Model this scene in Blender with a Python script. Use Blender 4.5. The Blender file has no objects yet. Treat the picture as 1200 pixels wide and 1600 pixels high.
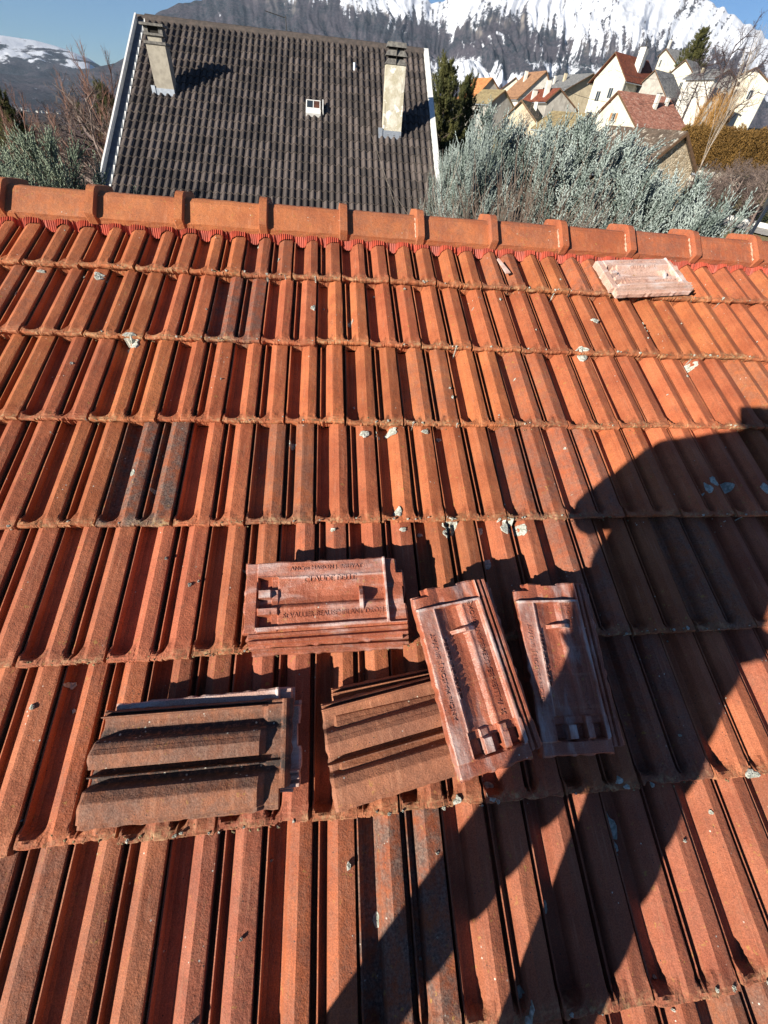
import bpy, bmesh, math, random
import numpy as np
from mathutils import Vector, Matrix, noise
S = bpy.context.scene
C = S.collection
rnd = random.Random(7)
# ------------------------------------------------------------ camera, world, sun, exposure
F_PX = 625.784                     # focal length in pixels of the 1200 x 1600 frame
CAMR = np.array([[0.9930075235345897, -0.013555176134310874, 0.11727026649440701],
                 [-0.09241838159822179, -0.7073368468586599, 0.7008091236697864],
                 [0.07344998942455261, -0.7067466606047859, -0.7036435580444951]])   # camera (right, down, forward) -> world
PITCH = math.asin(0.345933242)
RCAM = np.array([1.16237185, -1.91818045, 1.14731447])      # camera in roof coordinates (metres)
NR = np.array([0, -math.sin(PITCH), math.cos(PITCH)]); UR = np.array([0, math.cos(PITCH), math.sin(PITCH)]); XR = np.array([1., 0, 0])
ANTI = np.array([0.75253792, 0.56329957, -0.34114553])      # direction in which sunlight travels
cam = bpy.data.cameras.new('camera'); camo = bpy.data.objects.new('camera', cam); C.objects.link(camo)
S.camera = camo
cam.sensor_fit = 'VERTICAL'; cam.sensor_height = 24.0; cam.lens = 24.0 * F_PX / 1600
cam.clip_start = 0.02; cam.clip_end = 60000
M = Matrix([[CAMR[i][0], -CAMR[i][1], -CAMR[i][2]] for i in range(3)]).to_4x4()
camo.matrix_world = M
w = bpy.data.worlds.new('World'); S.world = w; w.use_nodes = True
nt = w.node_tree; bg = nt.nodes['Background']
sky = nt.nodes.new('ShaderNodeTexSky'); sky.sky_type = 'NISHITA'; sky.sun_disc = False
SUN_EL = math.asin(-ANTI[2]); sx, sy = -ANTI[0], -ANTI[1]
sky.sun_elevation = SUN_EL; sky.sun_rotation = math.atan2(sx, sy)
sky.altitude = 2500; sky.air_density = 1.0; sky.dust_density = 0.0; sky.ozone_density = 6.0
nt.links.new(sky.outputs[0], bg.inputs[0]); bg.inputs[1].default_value = 0.05
sl = bpy.data.lights.new('sun', 'SUN'); slo = bpy.data.objects.new('sun', sl); C.objects.link(slo)
sl.energy = 5.0; sl.angle = math.radians(0.5); sl.color = (1.0, 0.92, 0.80)
slo.rotation_euler = Vector(ANTI.tolist()).to_track_quat('-Z', 'Y').to_euler()
S.view_settings.view_transform = 'Standard'; S.view_settings.look = 'None'
S.view_settings.exposure = 0.95; S.view_settings.gamma = 1.0; S.view_settings.use_curve_mapping = False
S.cycles.volume_bounces = 0; S.cycles.max_bounces = 6; S.cycles.diffuse_bounces = 1

# ------------------------------------------------------------ helpers
def V(a): return Vector((float(a[0]), float(a[1]), float(a[2])))
def ray(px, py):
    v = CAMR @ np.array([px - 600, py - 800, F_PX]); return v / np.linalg.norm(v)
def at(px, py, r):
    v = ray(px, py); return v / math.hypot(v[0], v[1]) * r
def azp(az, r, z=0): a = math.radians(az); return np.array([math.sin(a) * r, math.cos(a) * r, z])
def project(P):
    c = CAMR.T @ np.asarray(P, float); return 600 + F_PX * c[0] / c[2], 800 + F_PX * c[1] / c[2]
def R(x, y, h=0.0):                              # roof coordinates -> world
    return XR * (x - RCAM[0]) + UR * (y - RCAM[1]) + NR * (h - RCAM[2])
ROOFM = Matrix([[XR[i], UR[i], NR[i], R(0, 0, 0)[i]] for i in range(3)] + [[0, 0, 0, 1]])
def roofpx(px, py, h):
    v = ray(px, py); d = v @ NR; t = (h - RCAM[2]) / d
    P = v * t; return P @ XR + RCAM[0], P @ UR + RCAM[1]
def link(name, me, mat=None, parent=None, kind=None, mw=None):
    o = bpy.data.objects.new(name, me); C.objects.link(o)
    if mat is not None and me is not None and len(me.materials) == 0: me.materials.append(mat)
    if parent is not None: o.parent = parent
    if kind: o['kind'] = kind
    if mw is not None: o.matrix_local = mw
    return o
def empty(name, loc=(0, 0, 0), rz=0.0, mw=None):
    o = bpy.data.objects.new(name, None); C.objects.link(o); o.empty_display_size = .2
    if mw is not None: o.matrix_world = mw
    else: o.location = V(loc); o.rotation_euler = (0, 0, rz)
    return o
def tag(o, label, cat, group=None, kind=None):
    o['label'] = label; o['category'] = cat
    if group: o['group'] = group
    if kind: o['kind'] = kind
    return o
def mesh(name, vs, fs, smooth=False):
    me = bpy.data.meshes.new(name); me.from_pydata([tuple(map(float, v)) for v in vs], [], fs); me.update()
    if smooth: me.shade_smooth()
    return me
class MB:
    def __init__(s): s.v = []; s.f = []
    def add(s, vs, fs):
        n = len(s.v); s.v += [tuple(map(float, v)) for v in vs]; s.f += [tuple(i + n for i in f) for f in fs]; return s
    def box(s, a, b):
        x0, y0, z0 = a; x1, y1, z1 = b
        return s.add([(x0, y0, z0), (x1, y0, z0), (x1, y1, z0), (x0, y1, z0), (x0, y0, z1), (x1, y0, z1), (x1, y1, z1), (x0, y1, z1)],
                     [(3, 2, 1, 0), (4, 5, 6, 7), (0, 1, 5, 4), (1, 2, 6, 5), (2, 3, 7, 6), (3, 0, 4, 7)])
    def frustum(s, cx, cy, z0, z1, a0, b0, a1, b1):
        return s.add([(cx - a0, cy - b0, z0), (cx + a0, cy - b0, z0), (cx + a0, cy + b0, z0), (cx - a0, cy + b0, z0),
                      (cx - a1, cy - b1, z1), (cx + a1, cy - b1, z1), (cx + a1, cy + b1, z1), (cx - a1, cy + b1, z1)],
                     [(3, 2, 1, 0), (4, 5, 6, 7), (0, 1, 5, 4), (1, 2, 6, 5), (2, 3, 7, 6), (3, 0, 4, 7)])
    def tube(s, pts, rad, k=4, cap=True):
        pts = [np.asarray(p, float) for p in pts]; n = len(pts); base = len(s.v)
        if not hasattr(rad, '__len__'): rad = [rad] * n
        for i, p in enumerate(pts):
            d = pts[min(i + 1, n - 1)] - pts[max(i - 1, 0)]; d = d / (np.linalg.norm(d) + 1e-9)
            a = np.cross(d, [0.3, 0.2, 1.0] if abs(d[2]) < .9 else [1., 0, 0]); a /= np.linalg.norm(a) + 1e-9; b = np.cross(d, a)
            for j in range(k):
                t = 2 * math.pi * j / k; q = p + (a * math.cos(t) + b * math.sin(t)) * rad[i]; s.v.append(tuple(q.tolist()))
        for i in range(n - 1):
            for j in range(k):
                s.f.append((base + i * k + j, base + i * k + (j + 1) % k, base + (i + 1) * k + (j + 1) % k, base + (i + 1) * k + j))
        if cap: s.f.append(tuple(base + j for j in range(k))[::-1]); s.f.append(tuple(base + (n - 1) * k + j for j in range(k)))
        return s
    def prism(s, poly, y0, y1):                  # polygon in x,z extruded along y
        n = len(poly); vs = [(x, y0, z) for x, z in poly] + [(x, y1, z) for x, z in poly]
        return s.add(vs, [tuple(range(n))[::-1] if False else tuple(range(n)), tuple(range(n, 2 * n))[::-1]] + [(i, i + n, (i + 1) % n + n, (i + 1) % n) for i in range(n)])
    def slab(s, p, q, r_, t_, th):                # quad p q r t with thickness th along its normal (downwards)
        p, q, r_, t_ = [np.asarray(a, float) for a in (p, q, r_, t_)]
        n = np.cross(q - p, t_ - p); n /= np.linalg.norm(n)
        if n[2] < 0: n = -n
        d = n * th
        return s.add([p, q, r_, t_, p - d, q - d, r_ - d, t_ - d], [(0, 1, 2, 3), (7, 6, 5, 4), (0, 4, 5, 1), (1, 5, 6, 2), (2, 6, 7, 3), (3, 7, 4, 0)])
    def mesh(s, name, smooth=False): return mesh(name, s.v, s.f, smooth)
    def obj(s, name, mat, parent=None, kind=None, smooth=False, mw=None): return link(name, s.mesh(name, smooth), mat, parent, kind, mw)
def fixn(me):
    bm = bmesh.new(); bm.from_mesh(me); bmesh.ops.recalc_face_normals(bm, faces=bm.faces); bm.to_mesh(me); bm.free(); return me

# numpy value noise, fBm
def _h(ix, iy, seed):
    n = (ix.astype(np.int64) * 374761393 + iy.astype(np.int64) * 668265263 + seed * 974634777) & 0x7fffffff
    n = ((n ^ (n >> 13)) * 1274126177) & 0x7fffffff
    return ((n ^ (n >> 16)) & 0xffff) / 65535.0
def vnoise(x, y, seed=0):
    x = np.asarray(x, float); y = np.asarray(y, float)
    ix = np.floor(x); iy = np.floor(y); fx = x - ix; fy = y - iy
    fx = fx * fx * (3 - 2 * fx); fy = fy * fy * (3 - 2 * fy)
    a = _h(ix, iy, seed); b = _h(ix + 1, iy, seed); c = _h(ix, iy + 1, seed); d = _h(ix + 1, iy + 1, seed)
    return (a * (1 - fx) + b * fx) * (1 - fy) + (c * (1 - fx) + d * fx) * fy
def fbm(x, y, o=5, seed=0, ridge=False):
    s = 0; a = 1; t = 0
    for i in range(o):
        v = vnoise(x * 2 ** i, y * 2 ** i, seed + i)
        if ridge: v = 1 - abs(2 * v - 1)
        s = s + a * v; t += a; a *= .5
    return s / t
def sst(a, b, x):
    t = np.clip((np.asarray(x, float) - a) / (b - a), 0, 1); return t * t * (3 - 2 * t)

# ------------------------------------------------------------ materials
def srgb(r, g, b):
    f = lambda c: (c / 255 / 12.92) if c < 11 else ((c / 255 + .055) / 1.055) ** 2.4
    return (f(r), f(g), f(b))
class Mat:
    def __init__(s, name, rough=.85, spec=.3):
        s.m = bpy.data.materials.new(name); s.m.use_nodes = True; s.t = s.m.node_tree; s.n = s.t.nodes; s.l = s.t.links
        s.b = s.n['Principled BSDF']; s.b.inputs['Roughness'].default_value = rough; s.b.inputs['Specular IOR Level'].default_value = spec
        g = s.n.new('ShaderNodeNewGeometry'); s.pos = g.outputs['Position']
        s.tc = s.n.new('ShaderNodeTexCoord')
    def math(s, op, a, b=None, c=None):
        n = s.n.new('ShaderNodeMath'); n.operation = op
        for i, v in enumerate((a, b, c)):
            if v is None: continue
            if isinstance(v, (int, float)): n.inputs[i].default_value = v
            else: s.l.new(v, n.inputs[i])
        return n.outputs[0]
    def scale(s, vec, sc):
        n = s.n.new('ShaderNodeMapping'); s.l.new(vec, n.inputs[0]); n.inputs['Scale'].default_value = sc; return n.outputs[0]
    def noise(s, sc, det=3, vec=None, rough=.55, dist=0):
        n = s.n.new('ShaderNodeTexNoise'); n.inputs['Scale'].default_value = sc; n.inputs['Detail'].default_value = det
        n.inputs['Roughness'].default_value = rough; n.inputs['Distortion'].default_value = dist
        s.l.new(vec if vec is not None else s.pos, n.inputs['Vector']); return n.outputs['Fac']
    def vor(s, sc, vec=None, out='Distance'):
        n = s.n.new('ShaderNodeTexVoronoi'); n.inputs['Scale'].default_value = sc; s.l.new(vec if vec is not None else s.pos, n.inputs['Vector']); return n.outputs[out]
    def ramp(s, v, lo, hi, a=0., b=1.):
        n = s.n.new('ShaderNodeMapRange'); n.interpolation_type = 'SMOOTHSTEP'
        s.l.new(v, n.inputs[0]); n.inputs[1].default_value = lo; n.inputs[2].default_value = hi; n.inputs[3].default_value = a; n.inputs[4].default_value = b
        return n.outputs[0]
    def mix(s, f, a, b, mode='MIX'):
        n = s.n.new('ShaderNodeMix'); n.data_type = 'RGBA'; n.blend_type = mode
        for i, v in ((0, f), (6, a), (7, b)):
            if isinstance(v, (int, float)): n.inputs[i].default_value = v
            elif isinstance(v, tuple): n.inputs[i].default_value = (*v, 1) if len(v) == 3 else v
            else: s.l.new(v, n.inputs[i])
        return n.outputs[2]
    def col(s, c):
        if isinstance(c, tuple): s.b.inputs['Base Color'].default_value = (*c, 1)
        else: s.l.new(c, s.b.inputs['Base Color'])
    def bump(s, h, dist, strength=1.0):
        n = s.n.new('ShaderNodeBump'); n.inputs['Distance'].default_value = dist; n.inputs['Strength'].default_value = strength
        s.l.new(h, n.inputs['Height']); s.l.new(n.outputs[0], s.b.inputs['Normal'])
    def sep(s, v):
        n = s.n.new('ShaderNodeSeparateXYZ'); s.l.new(v, n.inputs[0]); return n.outputs
    def attr(s, name):
        n = s.n.new('ShaderNodeAttribute'); n.attribute_name = name; return n.outputs
def simple(name, c, c2=None, sc=5, rough=.85, bumpd=0, spec=.3, metal=0, det=4, lo=.35, hi=.65):
    m = Mat(name, rough, spec); m.b.inputs['Metallic'].default_value = metal
    if c2: m.col(m.mix(m.ramp(m.noise(sc, det), lo, hi), c, c2))
    else: m.col(c)
    if bumpd: m.bump(m.noise(sc * 6, 4), bumpd)
    return m.m
def clay(name, c1, c2, nose=True, chalk=0.0, soot=False):
    m = Mat(name, .78, .35)
    oi = m.n.new('ShaderNodeObjectInfo')
    base = m.mix(m.ramp(m.noise(9, 4), .3, .7), c1, c2)
    base = m.mix(1.0, base, oi.outputs['Color'], 'MULTIPLY')
    sp = m.noise(420, 2)
    base = m.mix(1.0, base, m.mix(m.ramp(sp, .3, .72), (.72, .70, .68), (1.22, 1.2, 1.18)), 'MULTIPLY')
    mot = m.noise(55, 4, rough=.7)
    base = m.mix(m.ramp(mot, .52, .74, 0, .38), base, (.17, .085, .05))
    # streaks along the slope
    st = m.noise(1.0, 3, m.scale(m.tc.outputs['Object'], (90, 5, 40)))
    base = m.mix(m.ramp(st, .55, .75, 0, .25), base, (.60, .30, .18))
    ag = m.noise(26, 5, rough=.7)
    agm = m.math('MULTIPLY', m.ramp(ag, .30, .66), oi.outputs['Alpha'])
    base = m.mix(agm, base, m.mix(m.ramp(m.noise(190, 4, rough=.75), .36, .66), (.060, .045, .040), (.235, .165, .13)))
    y = m.noise(70, 4, rough=.65); reg = m.noise(5, 2)
    base = m.mix(m.math('MULTIPLY', m.ramp(y, .62, .68), m.ramp(reg, .45, .6, .1, .9)), base, (.36, .20, .055))
    pt = m.vor(95); base = m.mix(m.math('MULTIPLY', m.ramp(pt, .10, .16, 1, 0), m.ramp(m.noise(22, 2), .56, .62)), base, (.05, .035, .03))
    pt = m.vor(60); base = m.mix(m.math('MULTIPLY', m.ramp(pt, .08, .13, 1, 0), m.ramp(m.noise(13, 2), .60, .66)), base, (.62, .60, .52))
    if nose:
        yy = m.sep(m.tc.outputs['Object'])[1]
        g = m.ramp(yy, .002, .034, 1, 0); gn = m.noise(120, 4, rough=.7)
        f = m.math('MULTIPLY', m.math('MULTIPLY', g, m.ramp(gn, .38, .62)), m.ramp(m.noise(7, 3), .38, .62, .25, 1.0))
        dirt = m.mix(m.ramp(m.noise(45, 3), .4, .62), (.17, .11, .05), (.50, .36, .19))
        base = m.mix(m.math('MULTIPLY', f, .78), base, dirt)
    if chalk:
        cn = m.noise(1.0, 5, m.scale(m.tc.outputs['Object'], (7, 24, 10)), rough=.65)
        hz_ = m.ramp(m.sep(m.tc.outputs['Object'])[2], .0125, .0200)  # chalk wear on raised ridges, doubling as a ridge highlight put into the colour
        cf = m.math('ADD', m.ramp(cn, .50, .74, 0, chalk), m.math('MULTIPLY', m.math('MULTIPLY', hz_, m.ramp(cn, .34, .60)), .55))
        base = m.mix(m.math('MINIMUM', cf, .92), base, (.66, .58, .55))
    if soot:
        ly = m.math('ADD', m.sep(m.tc.outputs['Object'])[1], m.math('MULTIPLY', m.math('SUBTRACT', m.noise(40, 4), .5), .018)); tot = None
        for yc, hw in ((.054, .014), (-.022, .017)):
            d_ = m.math('ABSOLUTE', m.math('SUBTRACT', ly, yc)); b_ = m.ramp(d_, hw * .4, hw * 1.4, 1, 0); tot = b_ if tot is None else m.math('MAXIMUM', tot, b_)
        sm_ = m.math('MULTIPLY', m.math('MULTIPLY', tot, m.ramp(m.noise(90, 4, rough=.75), .34, .52)), m.math('MINIMUM', m.math('MULTIPLY', oi.outputs['Alpha'], 2.2), 1.0))
        base = m.mix(m.math('MULTIPLY', sm_, .9), base, (.035, .030, .028))
        ws = m.vor(70); base = m.mix(m.math('MULTIPLY', m.math('MULTIPLY', m.ramp(ws, .13, .18, 1, 0), m.ramp(tot, .1, .3)), m.ramp(m.noise(30, 2), .50, .55)), base, (.60, .56, .44))
    m.col(base)
    h = m.math('ADD', m.math('MULTIPLY', m.noise(300, 3), .5), m.math('MULTIPLY', m.noise(60, 4), 1.0))
    m.bump(h, .0022, .9)
    return m.m
CLAY = clay('orange_clay', (.50, .155, .062), (.37, .100, .039))
CAPCLAY = clay('ridge_clay', (.47, .158, .060), (.36, .110, .044), nose=False)
LOOSE = clay('loose_clay', (.40, .130, .072), (.27, .080, .043), nose=False, chalk=.45)
for _m in (LOOSE,): _m.node_tree.nodes['Principled BSDF'].inputs['Roughness'].default_value = .46; _m.node_tree.nodes['Principled BSDF'].inputs['Specular IOR Level'].default_value = .6
LOOSEW = clay('loose_clay_chalky', (.56, .38, .31), (.46, .27, .21), nose=False, chalk=.95)
LOOSETOP = clay('loose_clay_weathered', (.34, .145, .080), (.22, .095, .058), nose=False, soot=True)
LICHEN = simple('lichen', (.66, .66, .58), (.34, .36, .30), 130, .95, .003)
MOSS = simple('moss', (.38, .31, .17), (.17, .13, .07), 120, 1.0, .004)
RED_FOIL = simple('red_flashing', (.40, .066, .034), (.26, .05, .03), 30, .55, 0)
MORTAR = simple('mortar', (.55, .40, .29), (.40, .24, .16), 80, .95, .002)
ZINC = simple('zinc', (.46, .50, .55), (.36, .40, .45), 12, .45, 0, .5, .6)
DARK = simple('dark_void', (.02, .018, .016), rough=.95)
BLACKM = simple('black_metal', (.03, .03, .03), rough=.5)
WHITE = simple('white_paint', (.80, .80, .77), (.70, .70, .67), 14, .5, 0)
GLASS = Mat('dark_glass', .08, .8); GLASS.col((.03, .04, .05)); GLASS = GLASS.m

# ------------------------------------------------------------ terrain
_AZ = [-180, -90, -45, -30, -10, 5, 14, 24, 36, 48, 70, 110, 180]
_RR = [0, 20, 45, 60, 80, 110, 150, 200, 300, 500, 900, 1500, 3000, 4500]
LEFT = [-7, -7.4, -8.8, -9.8, -11.5, -14, -18, -23, -33, -52, -84, -115, -150, -160]
RIGHT = [-7, -6.6, -5.6, -4.7, -2.3, -.4, 2.6, 5.0, 5.0, -8, -40, -75, -140, -160]
SKY_B = ([-60, -40, -26, -24, -22, -20.5, -19, -18, -16.8, -15.5, -14.5, -12, -10, -7, -3, 0, 4, 7.5, 9.0, 10.2, 12, 16, 20, 24, 27, 31.2, 32.6, 34, 36, 40, 50, 70, 100],
         [.0, .0, .0, .1, .5, 1.0, 1.35, 1.8, 3.1, 4.1, 4.6, 5.5, 5.9, 7.1, 8.2, 8.5, 8.2, 7.6, 7.25, 7.5, 8.7, 9.5, 9.9, 10.0, 9.4, 8.3, 7.9, 7.4, 6.7, 5.5, 4.2, 3, 2.5])
SKY_A = ([-180, -70, -50, -40, -33, -28, -24.4, -23, -22, -21, -20, -18, -15, 0, 40, 90, 180],
         [2.5, 2.5, 2.2, 2.6, 2.4, 2.15, 2.12, 1.95, 1.75, 1.50, 1.05, .4, .0, 0, 1.5, 2.5, 2.5])
def hgt(az, r):
    az = np.asarray(az, float); r = np.asarray(r, float)
    s = sst(2, 20, az) * (1 - sst(80, 130, az))
    x = np.sin(np.radians(az)) * r; y = np.cos(np.radians(az)) * r
    z = np.interp(r, _RR, LEFT) * (1 - s) + np.interp(r, _RR, RIGHT) * s
    z = z + (fbm(x / 9, y / 9, 3, 3) - .5) * .5 * sst(12, 40, r) * (1 - sst(300, 900, r))
    z = z + (fbm(x / 400, y / 400, 4, 11) - .5) * 40 * sst(500, 2500, r)
    eb = np.interp(az, *SKY_B); ea = np.interp(az, *SKY_A)
    eb = eb + (vnoise(az * 2.1, 0 * az, 5) - .5) * .25 * (eb > 3)
    # big range: foot at 4.3 km, crest at 8.2 km
    t = np.clip((r - 4300) / 3900, 0, 1); top = 8200 * np.tan(np.radians(eb)) + 160
    prof = .30 * t + .70 * t ** 2.2
    warp = fbm(x / 1500, y / 1500, 3, 77) * 5
    rid = .68 * (fbm(x / 1300 + 7, y / 1300, 6, 21, True) - .62) + .32 * (fbm(az * .40 + warp * 1.3, r / 3000, 5, 23, True) - .62)
    fine = fbm(az * 1.9 + warp * 2, r / 900, 4, 31, True) - .62
    amp = np.sin(np.pi * np.clip(t, 0, 1)) ** .8
    zb = -160 + top * prof + (rid * 640 + fine * 90) * amp * (.22 + .78 * sst(.25, .7, t)) * np.clip(top / 900, .05, 1) * (t > 0)
    zb = np.where(r > 8200, zb - (r - 8200) * .25, zb)
    t2 = np.clip((r - 8600) / 4400, 0, 1); top2 = 13000 * np.tan(np.radians(ea)) + 160
    za = -160 + top2 * (.45 * t2 + .55 * t2 ** 1.6) + (fbm(x / 1300, y / 1300, 6, 41, True) - .62) * 340 * np.sin(np.pi * t2) * np.clip(top2 / 500, .05, 1)
    za = np.where(r > 13000, za - (r - 13000) * .2, za)
    far = np.maximum(np.maximum(zb, za), -400)
    return np.where(r > 4300, np.maximum(far, np.where(r < 8600, -160 + 0 * r + (fbm(x / 400, y / 400, 4, 11) - .5) * 40, -400)), z)
def sheet(name, azs, rs, mat, kind='structure'):
    A, Rr = np.meshgrid(azs, rs); Z = hgt(A, Rr)
    X = np.sin(np.radians(A)) * Rr; Y = np.cos(np.radians(A)) * Rr
    n, m_ = len(rs), len(azs); vs = np.stack([X, Y, Z], -1).reshape(-1, 3)
    i = np.arange(n - 1)[:, None] * m_ + np.arange(m_ - 1)[None]; q = np.stack([i, i + 1, i + m_ + 1, i + m_], -1).reshape(-1, 4)[:, ::-1]
    me = bpy.data.meshes.new(name); me.vertices.add(len(vs)); me.vertices.foreach_set('co', vs.ravel())
    me.loops.add(q.size); me.loops.foreach_set('vertex_index', q.ravel()); me.polygons.add(len(q))
    me.polygons.foreach_set('loop_start', np.arange(0, q.size, 4)); me.polygons.foreach_set('loop_total', np.full(len(q), 4))
    me.update(); me.validate(); me.shade_smooth()
    return link(name, me, mat, kind=kind)
m = Mat('valley_ground', 1.0, .05)
P = m.sep(m.pos); dist = m.n.new('ShaderNodeVectorMath'); dist.operation = 'LENGTH'; m.l.new(m.pos, dist.inputs[0]); D = dist.outputs['Value']
grass = m.mix(m.ramp(m.noise(.22, 5), .42, .60), (.235, .195, .105), (.095, .105, .040))
grass = m.mix(m.ramp(m.noise(3.5, 5, rough=.7), .45, .7, 0, .6), grass, (.33, .27, .16))
fars = m.scale(m.pos, (1, 1, 1))
wood = m.mix(m.ramp(m.noise(.02, 6, rough=.75), .35, .65), (.030, .030, .030), (.075, .062, .058))
fld = m.mix(m.ramp(m.noise(.0035, 4, rough=.6), .56, .62), wood, (.19, .185, .11))
fld = m.mix(m.ramp(m.noise(.006, 5, rough=.6), .60, .66), fld, (.06, .07, .055))
m.col(m.mix(m.ramp(D, 110, 350), grass, fld)); m.bump(m.noise(8, 5), .08)
GROUND = m.m
azs = np.concatenate([np.arange(-180, -45, 3), np.arange(-45, 60, .5), np.arange(60, 180.1, 3)])
sheet('ground', azs, np.concatenate([[.01, 4, 8], np.geomspace(12, 4300, 110)]), GROUND)
m = Mat('mountain_rock_snow', 1.0, .05)
z = m.sep(m.pos)[2]
n1 = m.noise(.0016, 7, rough=.62); n2 = m.noise(.0075, 7, rough=.72)
streak = m.noise(1.0, 6, m.scale(m.pos, (.020, .020, .0035)), rough=.72)
geo = m.n.new('ShaderNodeNewGeometry'); nz = m.sep(geo.outputs['Normal'])[2]
forest = m.mix(m.ramp(m.noise(.0022, 5, rough=.7), .42, .60), (.042, .038, .048), (.014, .022, .029))
forest = m.mix(m.ramp(m.noise(.035, 4, rough=.8), .42, .62, 0, .75), forest, (.090, .078, .090))
rock = m.mix(m.ramp(n2, .35, .62), (.085, .080, .082), (.27, .24, .21))
P = m.sep(m.pos)
lvl = m.math('ADD', m.math('ADD', z, m.math('MULTIPLY', m.math('SUBTRACT', n1, .5), 700)), m.math('MULTIPLY', P[0], .035))
snowz = m.ramp(lvl, 690, 900)
snown = m.math('ADD', m.math('MULTIPLY', streak, .62), m.math('MULTIPLY', n2, .38))
sn_up = m.ramp(m.math('ADD', snown, m.math('MULTIPLY', m.math('SUBTRACT', lvl, 900), .00016)), .455, .53)
sn_lo = m.ramp(m.math('ADD', m.math('MULTIPLY', m.noise(.0028, 6, rough=.65), .6), m.math('MULTIPLY', m.noise(.016, 4, rough=.7), .4)), .515, .560)
lowband = m.math('MULTIPLY', sn_lo  , m.math('MULTIPLY', m.math('MULTIPLY', m.ramp(z, 120, 190), m.ramp(z, 420, 520, 1, 0)), m.ramp(P[0], 300, 1600)))
base = m.mix(snowz, forest, m.mix(m.ramp(nz, .55, .85), rock, forest))
sa = m.attr('snow')['Fac']; fn = m.noise(.035, 4, m.scale(m.pos, (1, 1, .45)), rough=.75)
sa = m.math('ADD', sa, m.math('MULTIPLY', m.math('SUBTRACT', m.math('ADD', m.math('ADD', m.math('MULTIPLY', streak, .4), m.math('MULTIPLY', n2, .25)), m.math('MULTIPLY', fn, .35)), .5), 2.3))
base = m.mix(m.ramp(sa, .36, .60), base, (.60, .63, .69))
P = m.sep(m.pos); leftm = m.ramp(P[0], -4200, -3500, 1, 0)       # the far range on the left carries open snow fields lower down
lf = m.ramp(m.math('ADD', m.noise(.0022, 6, m.scale(m.pos, (1, .5, 3)), rough=.62), m.math('MULTIPLY', m.math('SUBTRACT', z, 240), .0006)), .50, .56)
base = m.mix(m.math('MULTIPLY', m.math('MULTIPLY', leftm, lf), m.ramp(z, 20, 140)), base, (.66, .69, .75))
m.col(base); m.bump(m.noise(1.0, 5, m.scale(m.pos, (.02, .02, .006)), rough=.65), 12, .8)
MOUNT = m.m
azs = np.concatenate([np.arange(-180, -34, 2.0), np.arange(-34, 48, .11), np.arange(48, 180.1, 2.0)])
mrs = np.concatenate([np.linspace(4300, 8200, 170), np.linspace(8300, 14500, 60)])
mo_ = sheet('mountains', azs, mrs, MOUNT)
A_, R_ = np.meshgrid(azs, mrs); co = np.zeros(len(mo_.data.vertices) * 3); mo_.data.vertices.foreach_get('co', co); Zm = co.reshape(-1, 3)[:, 2].reshape(A_.shape); Xm = co.reshape(-1, 3)[:, 0].reshape(A_.shape)
Ym = co.reshape(-1, 3)[:, 1].reshape(A_.shape); wp_ = fbm(Xm / 1500, Ym / 1500, 3, 77) * 5
gl = .42 * fbm(A_ * 1.15 + wp_, R_ / 1100, 5, 51, True) + .58 * fbm(A_ * 3.4 + wp_ * 2.2, R_ / 520, 4, 57, True); bl = fbm(Xm / 700, Ym / 700, 5, 61)
hi = sst(640, 1150, Zm + Xm * .07 + (bl - .5) * 420)
sn = hi * .95 - .14 + (.62 - gl) * 1.9
midp = sst(.50, .60, bl) * sst(90, 170, Zm) * (1 - sst(420, 600, Zm)) * sst(200, 1800, Xm) * .75
sn = np.maximum(sn, midp)
at_ = mo_.data.attributes.new('snow', 'FLOAT', 'POINT'); at_.data.foreach_set('value', np.clip(sn, 0, 1.5).ravel().astype(np.float32))
def gz(x, y): return float(hgt(math.degrees(math.atan2(x, y)), math.hypot(x, y)))

# ------------------------------------------------------------ the roof underfoot
TW, TL_ = 0.2, 0.3612352
house = empty('tiled_house', mw=ROOFM)
tag(house, 'house whose orange clay tile roof fills the foreground under the camera', 'house')
XA, XB, YB = -1.55, 4.75, -3.62                  # extent of the roof
PF = [(-1.5, 18.5), (2.2, 19.5), (4, -2), (12, -6), (25, -6.5), (36, -6), (41, -3), (44.5, 8), (48, 19), (50, 22.4), (55, 25.4), (60, 27.8), (61.5, 29.2), (66, 31.6), (70.5, 34.2), (78, 32.8), (87, 30.8), (94, 29.2), (97, 28.2), (99, 2),
      (101, -3), (109.5, -3), (110.8, 19), (113.8, 19.8), (115.6, -1), (119, -3), (127, -2), (130.5, 8), (133.5, 18), (136, 22.4), (145, 27.4), (154, 32.6), (160, 32.0), (174, 29.4), (186, 27.2), (190, 26.2), (191.2, 8), (192, -6), (198.5, -7)]
PX = np.array([p[0] for p in PF]) / 1000; PZ = np.array([p[1] for p in PF]) / 1000
YS = np.array([0, .0015, .005, .010, .015, .020, .026, .033, .041, .052, .10, .19, .28, .345, .385])
def tilez(x, y, seed=0):
    base = np.interp(x, PX, PZ)
    def cup(x, c, hw, k):
        s_ = np.clip(np.abs(x - c) / hw, 0, 1.2); return .011 + k * s_ ** 2.2
    ye = np.where(x < .062, cup(x, .025, .032, .022), cup(x, .115, .018, .014))
    band = .0285 + .002 * np.sin(x * 60 + seed)
    t = sst(0, .016, y - ye); low = base < band
    z = np.where(low, band * (1 - t) + base * t, base - (base - band) * (1 - sst(.001, .022, y)) * .8)
    z = np.where(x > .1915, np.minimum(base, -.002), z)
    return z
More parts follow.
